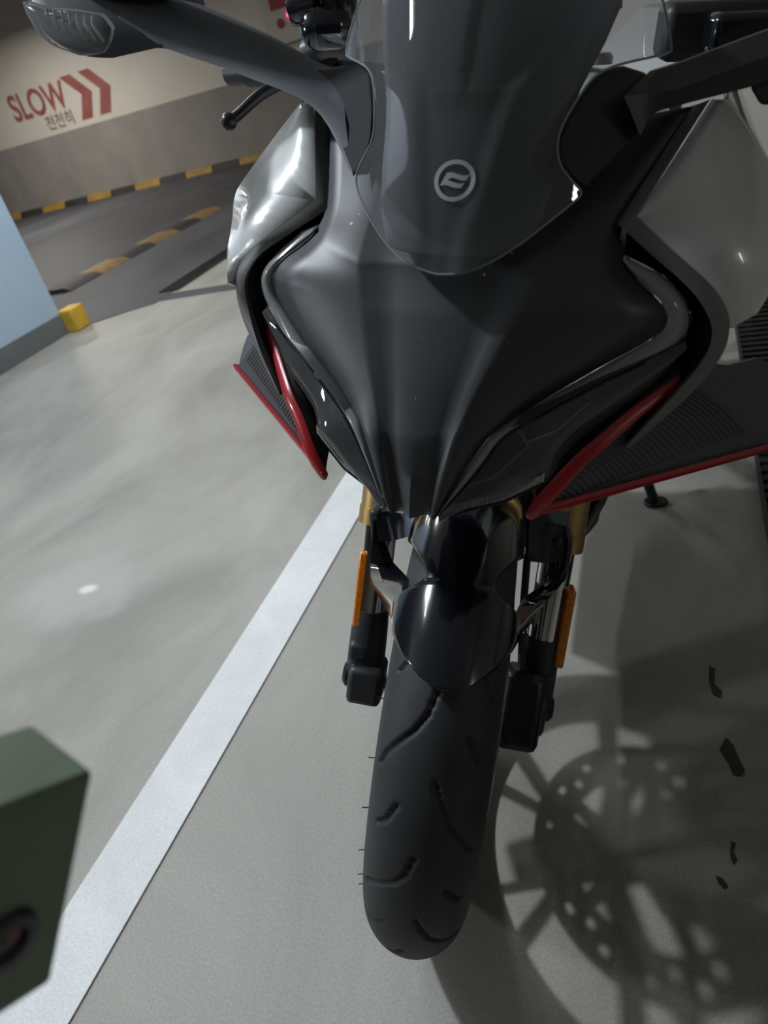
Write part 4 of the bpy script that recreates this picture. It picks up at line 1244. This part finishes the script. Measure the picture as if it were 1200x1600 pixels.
# ---- wheels
def make_tyre(name, Rr, hw, hh, mat, parent, xf, grooves=True, nt=960, nb=74):
    import itertools
    th = np.arange(nt) / nt * 360.0
    b = np.linspace(-100, 100, nb)
    T, B = np.meshgrid(th, b, indexing='ij')
    depth = np.zeros_like(T)
    if grooves:
        def seg(pts, wid, dep, k0):
            pts = np.array(pts, float)
            for rep in range(12):
                off = k0 + rep * 30
                for (p, q) in zip(pts[:-1], pts[1:]):
                    px, py = (p[0] + off), p[1]
                    qx, qy = (q[0] + off), q[1]
                    sx, sy = 5.11, 1.02          # mm per degree along and across
                    dT = ((T - px + 180) % 360 - 180) * sx
                    dB = (B - py) * sy
                    ex, ey = (qx - px) * sx, (qy - py) * sy
                    L2 = ex * ex + ey * ey
                    u = np.clip((dT * ex + dB * ey) / L2, 0, 1)
                    d = np.hypot(dT - u * ex, dB - u * ey)
                    h_ = np.clip((wid - d) / 1.1, 0, 1)
                    np.maximum(depth, dep * h_, out=depth)
        seg([(0, -60), (3.1, -50), (5.9, -35), (8.5, -21), (11.5, -11), (15.7, -5)], 2.7, 0.0042, 34.8 - 30)
        seg([(0, -50), (2.2, -38), (6.1, -28)], 2.6, 0.0042, 23.3 - 30)
        seg([(0, 4), (-2.5, 9), (-7.2, 20), (-10.6, 35.5), (-14.4, 55)], 2.7, 0.0042, 35.2 - 30)
        seg([(0, 29), (-2, 36), (-4.4, 47)], 2.6, 0.0042, 43.2 - 30)
    Br = np.radians(B)
    rad = (Rr - hh) + (hh - depth) * np.cos(Br)
    X = (hw - depth * .8) * np.sin(Br)
    Tr = np.radians(T)
    pts = np.stack([X, -rad * np.cos(Tr), Rr + rad * np.sin(Tr)], -1).reshape(-1, 3)
    pts = pts @ xf[:3, :3].T + xf[:3, 3]
    idx = np.arange(nt * nb).reshape(nt, nb)
    a = idx[:, :-1]
    bq = idx[:, 1:]
    a2 = np.roll(idx, -1, 0)[:, :-1]
    b2 = np.roll(idx, -1, 0)[:, 1:]
    faces = np.stack([a, bq, b2, a2], -1).reshape(-1, 4)
    me = bpy.data.meshes.new(name)
    me.from_pydata(pts.tolist(), [], faces.tolist())
    me.materials.append(M[mat])
    for p in me.polygons:
        p.use_smooth = True
    o = bpy.data.objects.new(name, me)
    link(o, parent)
    return o

def wheel(name, xf, Rr, hw, label, grooves, disc_side=1, disc_r=0.16):
    def X(p):
        return xf[:3, :3] @ V(p) + xf[:3, 3]
    cz = Rr
    parts = []
    ax = xf[:3, :3] @ V((1, 0, 0))
    c0 = X((0, 0, cz))
    # rim barrel
    ri = Rr - 0.062
    prof = [(ri + 0.004, -hw * .62), (ri + 0.006, -hw * .55), (ri - 0.012, -hw * .5), (ri - 0.020, -hw * .2), (ri - 0.020, hw * .2), (ri - 0.012, hw * .5), (ri + 0.006, hw * .55), (ri + 0.004, hw * .62), (ri - 0.016, hw * .56), (ri - 0.030, hw * .2), (ri - 0.030, -hw * .2), (ri - 0.016, -hw * .56), (ri + 0.004, -hw * .62)]
    parts.append(lathe_pts(prof, c0, ax, 72))
    # hub
    parts.append(lathe_pts([(0.012, -0.055), (0.03, -0.055), (0.034, -0.03), (0.03, 0.0), (0.034, 0.03), (0.03, 0.055), (0.012, 0.055)], c0, ax, 32))
    v, f = merge(parts)
    w = mesh_obj(name, v, f, 'metal_black', bike, angle=35)
    w['label'] = label
    make_tyre('tyre', Rr, hw, 0.060, 'rubber', w, xf, grooves, *((960, 74) if grooves else (200, 24)))
    if grooves:                                   # moulding hairs left on the shoulder
        for th in (-14, -6, 6, 20, 33, 47):
            t = math.radians(th)
            r_ = Rr - 0.058
            p0 = X((-hw * 0.985, -r_ * math.cos(t), Rr + r_ * math.sin(t)))
            p1 = X((-hw - 0.006, -(r_ + .002) * math.cos(t), Rr + (r_ + .002) * math.sin(t)))
            tube('rubber_nub', [p0, p1], 0.0006, 'rubber', w, seg=5, spl=False)
    # five Y spokes, each its own piece
    for k in range(5):
        a0 = 2 * PI * k / 5 + 0.3
        sp = []
        for da in (-0.2, 0.2):
            pts = []
            for r_, aa in ((0.026, a0 + da * .2), (0.09, a0 + da * .45), (ri - 0.018, a0 + da * 1.05)):
                pts.append((r_, aa))
            rows = []
            for (r_, aa), wd, tk in zip(pts, (0.008, 0.006, 0.007), (0.013, 0.010, 0.012)):
                ct, sn = math.cos(aa), math.sin(aa)
                tx = V((0, -sn, ct))
                c = V((0, r_ * ct, cz + r_ * sn))
                rows.append([X(c + tx * wd + V((tk, 0, 0))), X(c + tx * wd - V((tk, 0, 0))), X(c - tx * wd - V((tk, 0, 0))), X(c - tx * wd + V((tk, 0, 0)))])
            sp.append(grid(rows, close_v=True))
        v, f = merge(sp)
        mesh_obj('spoke', v, f, 'metal_black', w, smooth=False, bevel=0.003)
    # brake disc ring with drilled holes: annulus cells with openings
    xd = disc_side * 0.062
    n = 60
    vv, ff = [], []
    radii = [disc_r * .66, disc_r * .74, disc_r * .82, disc_r * .90, disc_r]
    for r_ in radii:
        for k in range(n):
            a = 2 * PI * k / n
            vv.append(X((xd, r_ * math.cos(a), cz + r_ * math.sin(a))))
    for q in range(len(radii) - 1):
        for k in range(n):
            if (q == 1 and k % 4 == 0) or (q == 2 and k % 4 == 2):
                continue
            ff.append((q * n + k, q * n + (k + 1) % n, (q + 1) * n + (k + 1) % n, (q + 1) * n + k))
    mesh_obj('brake_disc', vv, ff, 'steel', w, smooth=False, solid=0.0045, offset=0)
    car = []
    for k in range(5):
        a0 = 2 * PI * k / 5
        rows = []
        for r_, wd in ((0.03, 0.010), (disc_r * .70, 0.009)):
            ct, sn = math.cos(a0 + r_ * 2), math.sin(a0 + r_ * 2)
            tx = V((0, -sn, ct))
            c = V((xd, r_ * ct, cz + r_ * sn))
            rows.append([X(c + tx * wd + V((.003, 0, 0))), X(c + tx * wd - V((.003, 0, 0))), X(c - tx * wd - V((.003, 0, 0))), X(c - tx * wd + V((.003, 0, 0)))])
        car.append(grid(rows, close_v=True))
    v, f = merge(car)
    mesh_obj('disc_carrier', v, f, 'metal_black', w, smooth=False)
    tube('axle', [X((-0.12, 0, cz)), X((0.12, 0, cz))], 0.011, 'steel', w, spl=False)
wheel('front_wheel', MW, 0.293, 0.057, 'front wheel with grooved black tyre', True)
XR = np.eye(4)
XR[:3, 3] = (0, 1.37, 0.012)
wheel('rear_wheel', XR, 0.305, 0.075, 'rear wheel', False, -1, 0.11)

# ---- the rest of the motorcycle behind the fairing
def body():
    # radiator and engine
    box('radiator', (0, 0.27, 0.50), (0.20, 0.035, 0.22), 'radiator', bike, bevel=0.005, rot=Matrix.Rotation(-0.25, 3, 'X'))
    eng = box('engine', (0, 0.55, 0.40), (0.24, 0.36, 0.26), 'cast_black', bike, bevel=0.03)
    box('cylinder_head', (0, 0.43, 0.60), (0.21, 0.18, 0.18), 'cast_black', eng, bevel=0.02, rot=Matrix.Rotation(0.5, 3, 'X'))
    for sx in (-1, 1):
        vv, ff = lathe_pts([(0.0001, 0.025), (0.07, 0.022), (0.085, 0.01), (0.085, -0.02)], (sx * 0.12, 0.62, 0.38), (sx, 0, 0), 28)
        mesh_obj('engine_cover', vv, ff, 'cast_black', eng, angle=35)
    loft('belly_pan', [[(-0.11, 0.36, 0.33), (-0.13, 0.55, 0.28), (-0.10, 0.80, 0.26)], [(-0.05, 0.36, 0.24), (-0.05, 0.55, 0.19), (-0.04, 0.82, 0.19)],
                       [(0.05, 0.36, 0.24), (0.05, 0.55, 0.19), (0.04, 0.82, 0.19)], [(0.11, 0.36, 0.33), (0.13, 0.55, 0.28), (0.10, 0.80, 0.26)]], 'black', bike, n=14, solid=0.003)
    # frame rails
    fr = tube('frame', [(-0.05, 0.22, 0.82), (-0.12, 0.40, 0.72), (-0.12, 0.70, 0.60), (-0.10, 0.92, 0.45)], 0.018, 'cast_black', bike)
    tube('frame_tube', [(0.05, 0.22, 0.82), (0.12, 0.40, 0.72), (0.12, 0.70, 0.60), (0.10, 0.92, 0.45)], 0.018, 'cast_black', fr)
    for sx in (-1, 1):
        tube('swingarm_leg', [(sx * 0.09, 0.90, 0.40), (sx * 0.11, 1.10, 0.36), (sx * 0.105, 1.37, 0.317)], 0.022, 'cast_black', fr)
        tube('subframe_tube', [(sx * 0.09, 0.80, 0.62), (sx * 0.10, 1.10, 0.74), (sx * 0.05, 1.45, 0.84)], 0.012, 'cast_black', fr)
    # tank
    rows = []
    for y_, w, zt, zb in ((0.36, 0.05, 0.86, 0.74), (0.42, 0.115, 0.91, 0.70), (0.52, 0.14, 0.925, 0.68), (0.64, 0.135, 0.90, 0.68), (0.74, 0.095, 0.85, 0.68), (0.82, 0.06, 0.80, 0.70)):
        rows.append([(w * math.cos(a) * (1 - 0.15 * (math.sin(a) < 0)), y_, (zt + zb) / 2 + (zt - zb) / 2 * math.sin(a)) for a in np.linspace(0, 2 * PI, 24, endpoint=False)])
    v, f = grid(rows, close_v=True)
    f += [tuple(range(24)), tuple(5 * 24 + k for k in range(24))[::-1]]
    tk = mesh_obj('fuel_tank', v, f, 'grey_paint', bike, sub=2, angle=180)
    vv, ff = lathe_pts([(0.0001, 0.008), (0.03, 0.008), (0.034, 0.004), (0.034, -0.004)], (0, 0.52, 0.925), (0, 0.05, 1), 24)
    mesh_obj('filler_cap', vv, ff, 'steel', tk, angle=30)
    # seat and tail
    loft('seat', [[(-0.06, 0.80, 0.77), (-0.12, 0.98, 0.775), (-0.11, 1.10, 0.80)], [(-0.03, 0.79, 0.80), (-0.06, 0.98, 0.80), (-0.06, 1.11, 0.83)],
                  [(0.03, 0.79, 0.80), (0.06, 0.98, 0.80), (0.06, 1.11, 0.83)], [(0.06, 0.80, 0.77), (0.12, 0.98, 0.775), (0.11, 1.10, 0.80)]], 'seat', bike, n=14, solid=0.03)
    tl = loft('tail_fairing', [[(-0.11, 0.95, 0.74), (-0.10, 1.20, 0.80), (-0.03, 1.52, 0.90)], [(-0.10, 1.08, 0.80), (-0.07, 1.25, 0.87), (-0.02, 1.54, 0.93)],
                               [(0.10, 1.08, 0.80), (0.07, 1.25, 0.87), (0.02, 1.54, 0.93)], [(0.11, 0.95, 0.74), (0.10, 1.20, 0.80), (0.03, 1.52, 0.90)]], 'grey_paint', bike, n=16, solid=0.004)
    box('tail_lamp', (0, 1.545, 0.91), (0.06, 0.02, 0.025), 'red', tl, bevel=0.004)
    # exhaust
    ex_ = tube('exhaust', [(0.0, 0.36, 0.50), (-0.05, 0.34, 0.34), (-0.06, 0.55, 0.24), (-0.11, 0.90, 0.27), (-0.15, 1.05, 0.36)], 0.022, 'steel', bike)
    tube('muffler', [(-0.15, 1.02, 0.35), (-0.17, 1.15, 0.42), (-0.18, 1.42, 0.52)], [0.03, 0.055, 0.05], 'metal_black', ex_)
    # side stand reaching the floor on the viewer's right
    Mi = np.array(bike.matrix_world.inverted())
    foot = Mi[:3, :3] @ V((-0.060, 1.392, 0.012)) + Mi[:3, 3]
    ss = tube('side_stand', [(0.10, 0.80, 0.27), lerp((0.10, 0.80, 0.27), foot, .55) + V((.01, 0, -.005)), V(foot)], [0.013, 0.011, 0.011], 'metal_black', bike)
    Rb_ = Mi[:3, :3]
    fo = []
    for k in range(14):
        a = 2 * PI * k / 14
        fo.append(Mi[:3, :3] @ V((-0.056 + 0.026 * math.cos(a), 1.392 + 0.020 * math.sin(a), 0.001)) + Mi[:3, 3])
    slab('stand_foot', fo, tuple(Mi[:3, :3] @ V((0, 0, 0.009))), 'metal_black', ss, bevel=0.002)
body()

# ------------------------------------------------------------------ the blurred green box on its pole, lower left
gA = V((-0.1538, 0.0816, 0.8340))
e0, e1, e2 = V((-0.0281, 0.0085, 0.0057)), V((-0.0049, -0.0300, 0.0204)), V((-0.0226, -0.0358, -0.0583))
po = V((-0.196, -0.012, 0.0))
gb = empty('green_box', tuple(po))
tag(gb, 'blurred dark green box with a round dark lens, close up at the lower left', 'box')
cs_ = [gA + e0 * a + e1 * b + e2 * c - po for a in (0, 1) for b in (0, 1.7) for c in (0, 1)]
mesh_obj('body', cs_, [(0, 1, 3, 2), (4, 6, 7, 5), (0, 4, 5, 1), (2, 3, 7, 6), (0, 2, 6, 4), (1, 5, 7, 3)], 'green', gb, bevel=0.0015)
fn = np.cross(e1, e2)
fn = fn / np.linalg.norm(fn)
if fn @ e0 > 0:
    fn = -fn
lc = gA + e1 * 0.52 + e2 * 0.62 - po
v, f = lathe_pts([(0.0001, 0.0015), (0.0045, 0.0012), (0.0055, 0.003), (0.0085, 0.0028), (0.0095, 0.0)], lc, fn, 28)
lo_ = mesh_obj('lens', v, f, 'dark_lens', gb, angle=30)
v, f = lathe_pts([(0.0001, 0.0034), (0.002, 0.003), (0.0024, 0.001)], lc + e2 * -0.05, fn, 16)
mesh_obj('lens_spot', v, f, 'pink', lo_, angle=30)
foot_ = gA + e0 * .5 + e1 * 1.55 + e2 * .97 - po
tube('pole', [(0, 0, 0.006), (0, 0, foot_[2] - 0.03), tuple(foot_)], 0.006, 'metal_black', gb, spl=False)
v, f = lathe_pts([(0.0001, 0.012), (0.10, 0.008), (0.11, 0.004), (0.11, 0.0)], (0, 0, 0), (0, 0, 1), 32)
mesh_obj('base_plate', v, f, 'metal_black', gb, angle=30)
